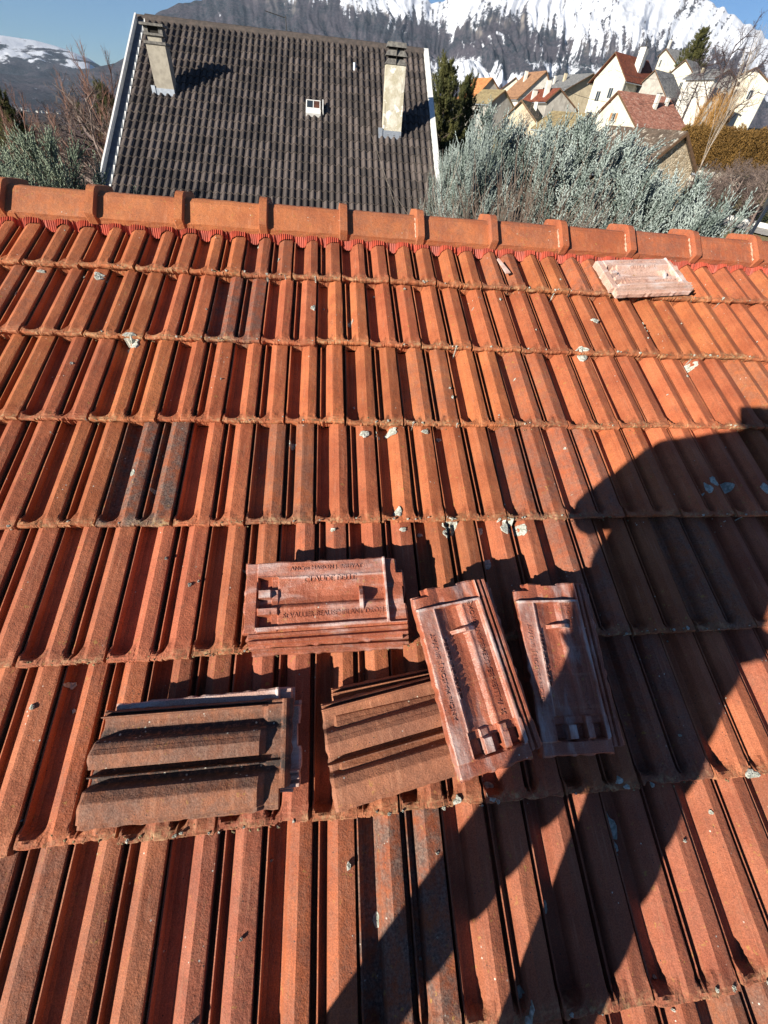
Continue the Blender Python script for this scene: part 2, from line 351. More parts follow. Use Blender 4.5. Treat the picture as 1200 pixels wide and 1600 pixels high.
def tile_mesh(seed, broken=False):
    r = random.Random(seed); nx, ny = len(PX), len(YS); vs = []; fs = []
    jit = [r.uniform(-.0016, .0016) for _ in range(nx)]
    for _ in range(2 if r.random() < .7 else 0):
        k = r.randrange(2, nx - 4)
        for j in range(3): jit[k + j] += r.uniform(.002, .005)
    for j, y in enumerate(YS):
        zz = tilez(PX, np.full(nx, y), seed)
        for i in range(nx):
            yy = y + jit[i] * (1 - min(1, y / .03)) if j < 7 else y
            zr = (r.random() - .5) * (.0016 if j < 8 else .0007)
            vs.append((PX[i] + (r.random() - .5) * .0006, yy, zz[i] + zr - (.0018 if j == 0 else 0)))
    for j in range(ny - 1):
        for i in range(nx - 1): fs.append((j * nx + i, j * nx + i + 1, (j + 1) * nx + i + 1, (j + 1) * nx + i))
    b = len(vs)                                  # nose face: lip, underside, curtain
    for (dy, zt) in ((.0, None), (.004, None), (.016, None), (.018, -1)):
        for i in range(nx):
            zt0 = vs[i][2]; lip = .0125 + .0015 * math.sin(i * 1.7 + seed)
            zl = {0.0: zt0 - .006, .004: min(zt0 - lip, .012) if PX[i] < .1915 else zt0 - .01, .016: min(zt0 - lip, .012) + .002, .018: -.024}[dy]
            vs.append((PX[i], vs[i][1] + dy * (1 if dy else 0) - (.0008 if dy == 0 else 0), zl))
    rows = [0, b, b + nx, b + 2 * nx, b + 3 * nx]
    for q in range(4):
        for i in range(nx - 1): fs.append((rows[q] + i, rows[q + 1] + i, rows[q + 1] + i + 1, rows[q] + i + 1))
    # side skirts so the tile has thickness at its long edges
    for i, sgn in ((0, 1), (nx - 1, -1)):
        c = len(vs); 
        for j in range(ny): v = vs[j * nx + i]; vs.append((v[0] + (-.0005 if sgn > 0 else .0005), v[1], v[2] - .014))
        for j in range(ny - 1):
            q = (j * nx + i, (j + 1) * nx + i, c + j + 1, c + j); fs.append(q if sgn > 0 else q[::-1])
    me = mesh('roof_tile', vs, fs); me.materials.append(CLAY)
    return me
TM = [tile_mesh(s) for s in range(10)]
roof = MB().add([(XA, .02, -.035), (XB, .02, -.035), (XB, YB, -.035), (XA, YB, -.035), (XA, .02, -.09), (XB, .02, -.09), (XB, YB, -.09), (XA, YB, -.09)],
                [(0, 3, 2, 1), (4, 5, 6, 7), (0, 1, 5, 4), (1, 2, 6, 5), (2, 3, 7, 6), (3, 0, 4, 7)]).obj('roof', simple('roof_batten_wood', (.10, .07, .05), (.06, .045, .035), 20), house)
SPECIAL = {(2, 3): ((.74, .62, .64), .75), (4, 2): ((.66, .60, .58), .95), (7, 5): ((.92, .88, .86), .3), (7, 6): ((.72, .66, .60), .9), (4, 10): ((1, .95, .9), .15),
           (6, 2): ((.95, .9, .9), .25), (8, 5): ((.85, .75, .7), .5), (3, 5): ((1.08, 1.02, .95), .15)}
TILT = .019
def course_tile(v, u):                            # nose line at y = -v*L, left edge at x
    k = u + (.5 if v % 2 == 0 else 0.0)
    # course v has its joints at whole columns for odd v, half columns for even v
    return k * TW, -v * TL_
for v in range(1, 11):
    for u in range(-8, 24):
        x, y = course_tile(v, u)
        if x < XA - .1 or x > XB - .12: continue
        if v > 9 and not (-.6 < x < 3.2): continue
        # skip what neither the frame nor a side step would show
        me = TM[rnd.randrange(10)]
        o = link('roof_tile', me, None, roof)
        jx, jy, jr = rnd.uniform(-.0015, .0015), rnd.gauss(0, .0032), rnd.uniform(-.007, .007)
        Mt = Matrix.Translation((x + jx, y + jy, TILT + rnd.uniform(-.0018, .0022))) @ Matrix.Rotation(-math.atan2(TILT + .002, TL_), 4, 'X') @ Matrix.Rotation(jr, 4, 'Z')
        o.matrix_local = Mt
        b = rnd.uniform(.76, 1.12); wdn = sst(3, 7, v); hue = rnd.uniform(-.05, .05)
        c = (b * (1 - .20 * wdn), b * (1 + hue - .16 * wdn), b * (1 - hue + .06 * wdn)); a = rnd.uniform(0, .10) + .16 * wdn * rnd.random() + (.08 if v == 1 else 0)
        if rnd.random() < .13: a = rnd.uniform(.28, .6)
        key = (v, u)
        if key in SPECIAL: c, a = SPECIAL[key]
        o.color = (c[0], c[1], c[2], a)
def roof_surf(x, y):                              # top surface height of the laid tiles
    v = max(1, math.ceil(-y / TL_ - 1e-6)); off = .1 if v % 2 == 0 else 0.
    lx = (x - off) % TW; ly = y + v * TL_
    return float(tilez(np.array([lx]), np.array([ly]))[0]) + TILT - ly * (TILT + .002) / TL_

# ridge caps, their flashing, mortar
rcap_poly = [(-.108, .052), (-.108, .066), (-.100, .070), (.012, .150), (.042, .150), (.16, .070), (.168, .060), (.16, .052)]
def capmesh(seed, L=.40):
    r = random.Random(seed)
    b = MB(); 
    prof = [(-.086, .050), (-.086, .060), (-.074, .065), (.006, .0925), (.026, .0945), (.046, .088), (.150, .028), (.162, .016), (.160, .006)]
    inner = [(y, z - .013) for y, z in prof]
    xs = np.linspace(0, L, 9)
    def ring(x, grow):
        out = []
        for (y, z) in prof: out.append((x, .028 + (y - .028) * (1 + grow) + r.uniform(-.0008, .0008), z + grow * .10 + r.uniform(-.0012, .0012)))
        for (y, z) in inner[::-1]: out.append((x, .028 + (y - .028) * (1 + grow * .6), z))
        return out
    n = 18; rings = []
    for i, x in enumerate(xs): rings.append(ring(x, .0))
    # collar at the left end: broad raised band
    for i, rg in enumerate(rings): b.v += rg
    for i in range(len(rings) - 1):
        for j in range(n): b.f.append((i * n + j, i * n + (j + 1) % n, (i + 1) * n + (j + 1) % n, (i + 1) * n + j))
    b.f.append(tuple(range(n))[::-1]); b.f.append(tuple((len(rings) - 1) * n + j for j in range(n)))
    k = len(b.v)
    cx = [-.008, -.004, .026, .030]; gr = [.05, .14, .13, .03]
    for x, g in zip(cx, gr):
        for (y, z) in prof: b.v.append((x, .028 + (y - .028) * (1 + g * .6), z + g * .16 + r.uniform(-.0008, .0008)))
        for (y, z) in inner[::-1]: b.v.append((x, .028 + (y - .028) * (1 + g * .3), z))
    for i in range(3):
        for j in range(n): b.f.append((k + i * n + j, k + i * n + (j + 1) % n, k + (i + 1) * n + (j + 1) % n, k + (i + 1) * n + j))
    b.f.append(tuple(k + j for j in range(n))[::-1]); b.f.append(tuple(k + 3 * n + j for j in range(n)))
    me = fixn(b.mesh('ridge_cap')); me.materials.append(CAPCLAY); return me
CM = [capmesh(s) for s in range(4)]
for k in range(-5, 14):
    x = -.157 + k * .3385
    o = link('ridge_cap', CM[k % 4], None, roof)
    o.matrix_local = Matrix.Translation((x, -.004 + rnd.uniform(-.003, .003), .004)) @ Matrix.Rotation(rnd.uniform(-.006, .006), 4, 'Z') @ Matrix.Rotation(.011, 4, 'Y')
    b = rnd.uniform(.92, 1.08); t_ = sst(4, 8, k); o.color = (b, b * (1 - .14 * t_) * (1.04 if k < 3 else 1), b * (1 - .10 * t_), rnd.uniform(.08, .38))
    if k in (5, 7, 8, 9, 10):
        mt = MB(); pts = []
        for i in range(12):
            y = -.084 + .088 * i / 11; pts.append((x - .007 + rnd.uniform(-.003, .003), y, .064 + .029 * max(0, (y + .074) / .08) + .003))
        mt.tube(pts, [.002 + rnd.random() * .005 for _ in pts], 6).obj('mortar', MORTAR, roof, kind='stuff')
fl = MB(); xs = np.arange(XA, XB, .0042); prev = None
for i, x in enumerate(xs):
    rows = []
    wob = .006 * math.sin(x * 62.8) 
    for y in (-.02, -.075, -.104 - .013 * abs(math.sin(x * 31.4 + .6))):
        yy = y
        zsurf = roof_surf(x, max(yy, -.2)) if y < -.1 else .05
        zb = {0: .075, 1: .052}.get(len(rows), zsurf * .75 + .012)
        rows.append((x, yy, zb + (.0022 if i % 2 else -.0012)))
    fl.v += rows
    if i:
        for j in range(2): a = (i - 1) * 3 + j; fl.f.append((a, a + 3, a + 4, a + 1)[::-1])
fixn(fl.mesh('x'))
fl.obj('ridge_flashing', RED_FOIL, roof)
# the far slope and walls of the house
e = MB(); back = [(XA, .10, .03), (XB, .10, .03)]
dz = -math.tan(2 * PITCH)
e.slab((XA, .05, .028), (XB, .05, .028), (XB, 4.2, .028 + 4.15 * dz), (XA, 4.2, .028 + 4.15 * dz), .05)
e.obj('far_slope', CLAY, roof)
Rinv = ROOFM.inverted()
wl = MB()
def rl(p): return Rinv @ V(p)
c0 = R(XA + .3, YB + .3, -.12); c1 = R(XB - .3, YB + .3, -.12); ry = R(0, .03, 0)[1]; by = ry + (ry - c0[1])
for a, b_ in (((c0[0], c0[1]), (c1[0], c0[1])), ((c1[0], c0[1]), (c1[0], by)), ((c1[0], by), (c0[0], by)), ((c0[0], by), (c0[0], c0[1]))):
    a = np.array(a); b_ = np.array(b_)
    wl.add([rl((*a, -8.5)), rl((*b_, -8.5)), rl((*b_, c0[2])), rl((*a, c0[2]))], [(0, 1, 2, 3)])
for xx in (c0[0], c1[0]):
    wl.add([rl((xx, c0[1], c0[2])), rl((xx, by, c0[2])), rl((xx, ry, R(0, 0, -.12)[2]))], [(0, 1, 2)])
wl.obj('wall', simple('cream_render', (.62, .56, .42), (.52, .46, .34), 3), house)

# moss crumbs along the noses, lichen crusts
mo = MB()
def lump(mb, p, s, r):
    k = 6; base = len(mb.v); ph = r.random() * 6
    ring = [(p[0] + math.cos(ph + 2 * math.pi * i / k) * s * r.uniform(.7, 1.2), p[1] + math.sin(ph + 2 * math.pi * i / k) * s * r.uniform(.6, 1.1), p[2]) for i in range(k)]
    mb.v += ring; mb.v.append((p[0], p[1], p[2] + s * r.uniform(.5, .9)))
    mb.f += [(base + i, base + (i + 1) % k, base + k) for i in range(k)]
for v in range(1, 10):
    dens = {1: 70, 2: 110, 3: 120, 4: 110, 5: 90, 6: 110, 7: 60}.get(v, 50)
    for i in range(int(dens * 4.0)):
        x = rnd.uniform(-.9, 4.3)
        if fbm(np.array([x * 4.5]), np.array([v * 3.3]), 3, 9)[0] < .46: continue
        y = -v * TL_ + (rnd.uniform(-.006, .012) if rnd.random() < .75 else rnd.uniform(0, .03))
        s = rnd.uniform(.0010, .0036)
        z = roof_surf(x, y) if y >= -v * TL_ else TILT + rnd.uniform(.002, .018)
        lump(mo, (x, y, z - .0008), s, rnd)
mo.obj('moss', MOSS, roof, kind='stuff')
lc = MB()
def crust(x, y, s, asp=1.0, rot=0):
    r = rnd; k = 14; base = len(lc.v); ring = []
    for rr in (0.0, .55, .9, 1.0):
        for i in range(k):
            t = 2 * math.pi * i / k; q = s * rr * (1 + .14 * math.sin(3 * t + x * 50) + .10 * math.sin(5 * t + y * 70) + r.uniform(-.09, .09))
            dx, dy = math.cos(t) * q, math.sin(t) * q * asp
            X, Y = x + dx * math.cos(rot) - dy * math.sin(rot), y + dx * math.sin(rot) + dy * math.cos(rot)
            lc.v.append((X, Y, roof_surf(X, Y) + (.0040 + r.uniform(-.0008, .0012) if rr < 1 else .0008)))
    for a in range(3):
        for i in range(k): lc.f.append((base + a * k + i, base + a * k + (i + 1) % k, base + (a + 1) * k + (i + 1) % k, base + (a + 1) * k + i)[::-1])
LI = [(204, 533, 12, 1), (200, 528, 6, 1), (912, 553, 7, 1.3), (490, 480, 4, 1.3), (548, 499, 4, 1.5), (570, 676, 7, .8), (612, 670, 8, .8), (590, 673, 5, .8), (622, 800, 5, 1.5), (705, 820, 11, .9), (700, 832, 6, 1),
      (795, 822, 11, 1), (816, 825, 9, .9), (755, 822, 7, .8), (766, 876, 9, .8), (1115, 752, 7, 1), (1103, 763, 7, 1.2), (1143, 757, 4, 1.8), (1197, 765, 8, 1), (967, 1300, 12, 1.4), (972, 1331, 8, 1.3), (862, 1428, 4, 1.8),
      (590, 1450, 5, 2), (764, 1237, 12, .8), (712, 1248, 6, .9), (822, 1573, 8, 1.8), (960, 1218, 9, .5), (1170, 1208, 10, .5), (155, 429, 9, .9), (150, 425, 4, 1), (930, 501, 5, .8), (1085, 565, 8, .7),
      (21, 453, 4, 1.4), (130, 427, 5, .8), (207, 738, 4, 1.5), (236, 762, 3, 1.5), (455, 688, 5, 1.2), (665, 672, 5, .7), (1008, 502, 3, 1), (905, 545, 4, 1), (62, 421, 6, .6), (300, 1600, 4, 1), (630, 826, 5, .7), (660, 828, 4, .7),
      (520, 826, 4, .7), (878, 985, 4, .7), (975, 1228, 4, .7), (1012, 372 + 140, 3, 1), (690, 676, 4, .7), (97, 1070, 5, 1), (48, 1105, 4, 1), (545, 1355, 3, 1.6)]
for (px, py, s, asp) in LI:
    x, y = roofpx(px, py, .04); x2, y2 = roofpx(px + 1, py, .04); crust(x, y, s * abs(x2 - x) * 1.12, asp)
for i in range(420):
    x = rnd.uniform(-.3, 3.6); v = rnd.randrange(1, 9); y = -v * TL_ + (rnd.uniform(.001, .012) if rnd.random() < .6 else rnd.uniform(0, .35)); crust(x, y, rnd.uniform(.0014, .0046), rnd.uniform(.6, 1.4))
lc.obj('lichen', LICHEN, roof, kind='stuff')

# ------------------------------------------------------------ loose tiles (lettered underside up, or weathered face up)
SL, SW = .410, .212
def under(x, y):                                  # relief of the underside; x along the tile from lugs to nib, y across
    s = (x + SL / 2) / SL; t = (y + SW / 2) / SW
    z = np.interp(t, [0, .03, .035, .075, .08, .105, .11, .155, .165, .18, .215, .24, .30, .40, .43, .46, .485, .56, .64, .72, .765, .79, .815, 1.0],
                  [.004, .004, .011, .011, .003, .003, .014, .014, .004, .018, .020, .009, .010, .011, .0135, .011, .0035, .001, .0035, .010, .0125, .0195, .017, .016])
    inner = (t > .17) & (t < .82)
    # lug end: border strip, pockets between blocks
    edge = np.where(s < .075, .014 + 0 * s, z)
    z = np.where((s < .075), np.where(t > .17, edge, z), z)
    pk = ((t > .66) & (t < .80)) | ((t > .44) & (t < .56)) | ((t > .22) & (t < .35))
    z = np.where((s >= .085) & (s < .155) & inner, np.where(pk, -.004, .0185), z)
    z = np.where((s >= .155) & (s < .20) & inner & pk, z * .3 + .004, z)
    z = np.where((s >= .155) & (s < .20) & inner & (~pk), np.minimum(.0185, z + .006), z)
    # nib end: cross ridge and scalloped flange
    z = np.where((s > .865) & (s < .882) & (t > .2), .0205, z)
    fl = .0045 + .0055 * np.abs(np.sin(t * 9.2)); 
    z = np.where((s >= .882) & (t > .2), fl, z)
    z = np.where((s > .95) & (t > .80), -.006, z)
    return z
def slabmesh(name, fz, nx, ny, cut=None, seed=0, thick=.014):
    r = random.Random(seed); xs = np.linspace(-SL / 2, SL / 2, nx); ys = np.linspace(-SW / 2, SW / 2, ny)
    X, Y = np.meshgrid(xs, ys); Z = fz(X, Y) + (fbm(X * 60 + seed, Y * 60, 3, seed) - .5) * .0014
    ed = np.minimum(np.minimum(X + SL / 2, SL / 2 - X), np.minimum(Y + SW / 2, SW / 2 - Y)); Z = Z - .003 * (ed < .001)
    jx = (vnoise(Y * 70, 0 * Y + seed, 3) - .5) * .006 * (np.abs(X) > SL / 2 - 1e-6); jy = (vnoise(X * 70, 0 * X + seed, 4) - .5) * .004 * (np.abs(Y) > SW / 2 - 1e-6)
    P = np.stack([X + jx, Y + jy, Z], -1).reshape(-1, 3); B = P.copy(); B[:, 2] = -thick
    vs = np.concatenate([P, B]); n = nx * ny; keep = np.ones((ny - 1, nx - 1), bool)
    if cut is not None:
        xc = (xs[1:] + xs[:-1]) / 2; yc = (ys[1:] + ys[:-1]) / 2; keep = ~cut(*np.meshgrid(xc, yc))
    fs = []
    K = lambda i, j: 0 <= i < ny - 1 and 0 <= j < nx - 1 and keep[i, j]
    for i in range(ny - 1):
        for j in range(nx - 1):
            if not keep[i, j]: continue
            a, b, c, d = i * nx + j, i * nx + j + 1, (i + 1) * nx + j + 1, (i + 1) * nx + j
            fs.append((a, b, c, d)); fs.append((n + d, n + c, n + b, n + a))
            if not K(i - 1, j): fs.append((a, n + a, n + b, b))
            if not K(i + 1, j): fs.append((c, n + c, n + d, d))
            if not K(i, j - 1): fs.append((d, n + d, n + a, a))
            if not K(i, j + 1): fs.append((b, n + b, n + c, c))
    me = mesh(name, vs, fs)
    bm = bmesh.new(); bm.from_mesh(me); bmesh.ops.delete(bm, geom=[v for v in bm.verts if not v.link_faces], context='VERTS'); bm.to_mesh(me); bm.free()
    return me
def cut_under(X, Y):
    s = (X + SL / 2) / SL; t = (Y + SW / 2) / SW
    return ((s < .03) & (t < .16)) | ((s > .955) & (t < .05)) | ((s > .965) & (t > .86)) | ((s > .985) & (t > .40) & (t < .62))
UM = slabmesh('tile_body', under, 118, 70, cut_under, 2); UM.materials.append(LOOSE)
def face(x, y):
    d = x + SL / 2; xt = (SW / 2 - y) - .012
    z = tilez(np.clip(xt, 0, .1905), np.clip(d + .06, .06, .3)) - .004 * (1 - sst(0, .008, d))
    z = np.where(xt < 0, np.where(np.abs(xt + .007) < .0022, .004, -.004), z)
    head = sst(.345, .356, d); z = z * (1 - head) + head * (.003 + .3 * np.clip(z, 0, 1))
    z = np.where(d > .392, np.maximum(z, .013), z)
    return np.where(d > .401, .004, z)
FM = slabmesh('tile_body', face, 70, 104, lambda X, Y: ((X + SL / 2) > .385) & ((SW / 2 - Y) > .175), 5); FM.materials.append(LOOSETOP)
def letters(txt, x0, x1, yc, h):
    cu = bpy.data.curves.new('t', 'FONT'); cu.body = txt; cu.size = h * 1.4; cu.extrude = .0011; cu.resolution_u = 2; cu.offset = .00012
    o = bpy.data.objects.new('t', cu); C.objects.link(o); bpy.context.view_layer.update()
    me = bpy.data.meshes.new_from_object(o); bpy.data.objects.remove(o)
    co = np.array([v.co[:] for v in me.vertices]); w_ = co[:, 0].max() - co[:, 0].min()
    co[:, 0] = x0 + (co[:, 0] - co[:, 0].min()) / w_ * (x1 - x0); co[:, 1] += yc - h / 2
    co[:, 2] += under(co[:, 0], co[:, 1]) + .0006
    for v, c in zip(me.vertices, co): v.co = c
    me.name = 'lettering'; me.materials.append(LOOSE); return me
def sx_(f): return -SL / 2 + f * SL
LT = [letters('ANC\u1d50\u1d49 MAISON J. BRUYAT'.replace('\u1d50\u1d49', 'ne'), sx_(.27), sx_(.73), SW * .405, .0105),
      letters('CLAUDE BELLE', sx_(.36), sx_(.69), SW * .262, .0125), letters('St VALLIER-BEAUSEMBLANT DROME', sx_(.23), sx_(.87), -SW * .155, .0125)]
nm = MB(); x0 = sx_(.715)
nm.add([(x0 - .005, -.035, .008), (x0 + .005, -.035, .008), (x0 - .004, -.006, .030), (x0 + .003, -.006, .030), (x0 - .004, .004, .031), (x0 + .003, .004, .031), (x0 - .005, .038, .002), (x0 + .005, .038, .002),
        (x0 - .007, -.035, -.002), (x0 + .012, -.035, -.002), (x0 - .007, .038, -.002), (x0 + .012, .038, -.002), (x0 + .012, .0, -.002), (x0 - .007, 0, -.002)],
       [(0, 2, 3, 1), (2, 4, 5, 3), (4, 6, 7, 5), (0, 8, 13, 10, 6, 4, 2), (1, 3, 5, 7, 11, 12, 9), (0, 1, 9, 8), (6, 10, 11, 7)])
NIB = fixn(nm.mesh('hanging_nib')); NIB.materials.append(LOOSE)
def loose(kind, cx, cy, yaw, z, label, group=None, col=(1, 1, 1, .05), tx=0., ty=0.):
    mw = ROOFM @ Matrix.Translation((cx, cy, z)) @ Matrix.Rotation(math.radians(yaw), 4, 'Z') @ Matrix.Rotation(math.radians(tx), 4, 'X') @ Matrix.Rotation(math.radians(ty), 4, 'Y')
    e = empty('clay_tile', mw=mw); tag(e, label, 'roof tile', group or 'loose clay tiles stacked on the roof')
    o = link('tile_body', UM if kind == 'under' else FM, None, e); o.color = col
    if kind == 'under':
        o = link('hanging_nib', NIB, None, e); o.color = (1, 1, 1, .05)
        for l in LT: o = link('lettering', l, None, e); o.color = (col[0] * .9, col[1] * .85, col[2] * .85, .05)
    return e
def centre(px4, h, longway):                      # four corner pixels in order TL TR BR BL -> centre and yaw on the roof
    P = [np.array(roofpx(x, y, h)) for x, y in px4]
    c = sum(P) / 4
    d = ((P[1] - P[0]) + (P[2] - P[3])) if longway else ((P[0] - P[3]) + (P[1] - P[2]))
    return c[0], c[1], math.degrees(math.atan2(d[1], d[0]))
ax, ay, aw = centre([(388, 888), (618, 869), (648, 995), (378, 1005)], .115, True)
loose('under', ax + .006, ay - .018, aw - 1.2, .071, 'lower tile of the two lying crosswise above the weathered pair, only its rims showing', col=(1.05, 1, .95, .3))
loose('under', ax, ay, aw, 0.099, 'lettered tile lying crosswise face down, highest up the slope of the loose stacks', col=(1.12, 1.05, .98, .03))
bx_, by_, bw = centre([(645, 925), (755, 900), (858, 1185), (715, 1215)], .16, False)
loose('under', bx_ + .018, by_ + .004, bw - 2.0, 0.109, 'bottom tile of the upright stack left of the shadowed pair', col=(.9, .9, .9, .25), tx=5.5)
loose('under', bx_ + .008, by_ - .004, bw - .8, 0.131, 'middle tile of the upright stack resting on the weathered tiles', col=(1, 1, 1, .15), tx=6)
loose('under', bx_, by_, bw, 0.154, 'lettered tile on top of the upright stack, leaning left, shadow across its lower corner', col=(1.04, .97, .93, .03), tx=6)
cx_, cy_, cw = centre([(805, 918), (925, 900), (985, 1175), (865, 1185)], .135, False)
loose('under', cx_ + .018, cy_ - .002, cw - 2.2, .071, 'lower tile of the rightmost upright pair, its edge jutting out on the right', col=(.85, .85, .85, .3))
loose('under', cx_, cy_, cw, 0.099, 'lettered tile upright at the right, mostly in the shadow of the photographer', col=(.98, .92, .92, .03))
dx_, dy_, dw = centre([(160, 1115), (440, 1098), (415, 1255), (130, 1290)], .12, True)
dl = loose('under', dx_ + .030, dy_ + .016, dw + 1.5, .071, 'lower tile of the bottom left pair, its white chalky rim sticking out at the right', col=(1.1, 1.05, 1.05, .05), ty=-1.6)
for c_ in [q for q in dl.children if q.name.startswith('lettering')]: bpy.data.objects.remove(c_)
for c_ in dl.children: c_.data = c_.data.copy(); c_.data.materials[0] = LOOSEW
loose('face', dx_ + .012, dy_ - .002, dw, 0.099, 'weathered ribbed tile face up at the bottom left, soot and lichen on its humps', col=(.95, .84, .74, .55))
P0 = np.array(roofpx(497, 1112, .11)); P1 = np.array(roofpx(528, 1258, .11)); mid = (P0 + P1) / 2; ew = math.radians(10.0)
ex_, ey_ = mid[0] + SL / 2 * math.cos(ew), mid[1] + SL / 2 * math.sin(ew)
loose('face', ex_ + .020, ey_ + .024, 7.5, .0705, 'lower tile of the pair tucked under the upright stack, rims showing above', col=(1.1, 1.05, 1.0, .05))
loose('face', ex_, ey_, 10.0, .096, 'brown ribbed tile face up, its right end under the upright lettered stack', col=(1.15, 1.08, 1.02, .14))
fx_, fy_, fw = centre([(918, 403), (1060, 410), (1083, 450), (945, 458)], .075, True)
o = loose('under', fx_ + .01, fy_ - .012, fw + 2.5, .071, 'single pale chalky tile lying alone just below the ridge at the right', 'loose tiles lying alone', col=(1.1, 1.1, 1.1, .03))
for c_ in o.children: c_.data = c_.data.copy(); c_.data.materials[0] = LOOSEW
tg = empty('tile_shard', mw=ROOFM @ Matrix.Translation((*roofpx(785, 418, .05), 0.055)) @ Matrix.Rotation(.3, 4, 'Z'))
tag(tg, 'small pale sliver stuck in a trough of the top course right of centre', 'shard')
MB().add([(-.012, -.05, .0), (.010, -.052, .002), (.004, .05, .001), (-.006, .048, 0), (-.012, -.05, .004), (.010, -.052, .006), (.004, .05, .005), (-.006, .048, .004)],
         [(3, 2, 1, 0), (4, 5, 6, 7), (0, 1, 5, 4), (1, 2, 6, 5), (2, 3, 7, 6), (3, 0, 4, 7)]).obj('shard_body', simple('pale_shard', (.52, .34, .28), (.6, .45, .4), 40), tg)

# ------------------------------------------------------------ the photographer (stands behind the camera, casts the long shadow)
def person():
    J = {}; E = []
    def j(n, p, r): J[n] = (p, r)
    def chain(*names):
        for a, b in zip(names, names[1:]): E.append((a, b))
    j('pelvis', (.81, -2.58, .88), .150); j('belly', (.82, -2.48, 1.02), .195); j('chest', (.80, -2.31, 1.14), .225); j('collar', (.81, -2.22, 1.25), .17)
    j('neck', (.825, -2.20, 1.31), .075); j('skull', (.85, -2.17, 1.39), .095); j('crown', (.865, -2.15, 1.475), .080); j('chin', (.872, -2.10, 1.345), .05)
    for s, n in ((-1, 'l'), (1, 'r')):
        hx = .81 + s * .125; j('hip' + n, (hx, -2.62, .79), .088 if s < 0 else .115)
        fx = .605 if s < 0 else 1.125
        j('knee' + n, ((hx + fx) / 2 + s * .01, -2.78, .44), .060 if s < 0 else .084); j('ankle' + n, (fx, -2.975, .085), .048); j('heel' + n, (fx, -3.00, .055), .045)
        j('ball' + n, (fx + .02, -2.87, .055), .046); j('toe' + n, (fx + .03, -2.79, .050), .036)
        chain('pelvis', 'hip' + n, 'knee' + n, 'ankle' + n, 'ball' + n, 'toe' + n); E.append(('ankle' + n, 'heel' + n))
    j('shl', (.60, -2.20, 1.20), .125); j('ell', (.70, -2.13, .89), .066); j('wrl', (.98, -2.00, 1.06), .078); j('pal', (1.09, -1.97, 1.09), .056)
    j('shr', (.97, -2.33, 1.19), .078); j('elr', (1.13, -2.31, .93), .060); j('wrr', (1.25, -2.04, 1.03), .036); j('par', (1.235, -1.985, 1.07), .036)
    j('shadow_bulge', (.665, -2.40, .93), .095); E.append(('belly', 'shadow_bulge'))  # extra bulge on the jacket side, added to fill out the cast shadow
    chain('pelvis', 'belly', 'chest', 'collar', 'neck', 'skull', 'crown'); E.append(('skull', 'chin'))
    chain('collar', 'shl', 'ell', 'wrl', 'pal'); chain('collar', 'shr', 'elr', 'wrr', 'par')
    for n, s in (('l', 1), ('r', -1)):
        b = np.array(J['pa' + n][0])
        for k in range(4):
            p1 = b + np.array([s * .028, .012 - .006 * k, .035 - .022 * k]); p2 = p1 + np.array([s * .026, -.012, .004]); p3 = p2 + np.array([s * .010, -.016, 0])
            for q, pp, rr in ((1, p1, .0095), (2, p2, .0085), (3, p3, .0075)): j('f%s%d%d' % (n, k, q), tuple(pp), rr)
            chain('pa' + n, 'f%s%d1' % (n, k), 'f%s%d2' % (n, k), 'f%s%d3' % (n, k))
        p1 = b + np.array([s * .012, -.020, .040]); p2 = p1 + np.array([s * .022, 0, .024])
        j('t%s1' % n, tuple(p1), .011); j('t%s2' % n, tuple(p2), .0095); chain('pa' + n, 't%s1' % n, 't%s2' % n)
    names = ['pelvis'] + [k for k in J if k != 'pelvis']; idx = {k: i for i, k in enumerate(names)}
    org = np.array([.80, -2.95, 0.0])
    me = bpy.data.meshes.new('body'); me.from_pydata([tuple(np.array(J[k][0]) - org) for k in names], [(idx[a], idx[b]) for a, b in E], []); me.update()
    root = empty('person', mw=ROOFM @ Matrix.Translation(org))
    tag(root, 'photographer in dark jacket and jeans behind the camera, holding a phone in both hands', 'person')
    o = bpy.data.objects.new('body', me); C.objects.link(o)
    sk = o.modifiers.new('s', 'SKIN'); sk.use_smooth_shade = True; o.modifiers.new('d', 'SUBSURF').levels = 2
    for i, k in enumerate(names):
        d = me.skin_vertices[0].data[i]; r = J[k][1]; d.radius = (r, r); d.use_root = (i == 0)
        if k in ('belly', 'chest', 'pelvis'): d.radius = (r * 1.08, r * .92)
    bpy.context.view_layer.update(); dg = bpy.context.evaluated_depsgraph_get()
    bmesh_ = bpy.data.meshes.new_from_object(o.evaluated_get(dg)); bpy.data.objects.remove(o)
    bmesh_.name = 'body'; mats = [simple('dark_jacket', (.03, .035, .05), (.05, .05, .06), 20), simple('denim', (.05, .07, .13), (.08, .10, .17), 40), simple('skin_tone', (.52, .30, .21), rough=.6), simple('boot_leather', (.06, .04, .03))]
    bmesh_.materials.clear()
    for mm in mats: bmesh_.materials.append(mm)
    for p in bmesh_.polygons:
        c = np.array(p.center[:]) + org; k = 0
        if c[2] < .86 and abs(c[0] - .80) < .34 and c[1] < -2.45: k = 1
        if c[2] < .11: k = 3
        if c[2] > 1.32 and c[1] > -2.27: k = 2
        if c[1] > -2.045 and c[0] > .95: k = 2
        p.material_index = k
    b = link('body', bmesh_, None, root)
    hb = MB(); Hc = np.array([.857, -2.165, 1.435]) - org                         # hair cap: shell over the back of the skull
    n = 12; rows = []
    for a in range(7):
        th = a / 6 * 1.75
        for q in range(n):
            ph = 2 * math.pi * q / n; d = np.array([math.sin(th) * math.cos(ph), math.sin(th) * math.sin(ph) - .15, math.cos(th)]); hb.v.append(tuple((Hc + d * (.100 + .006 * math.sin(q * 3 + a))).tolist()))
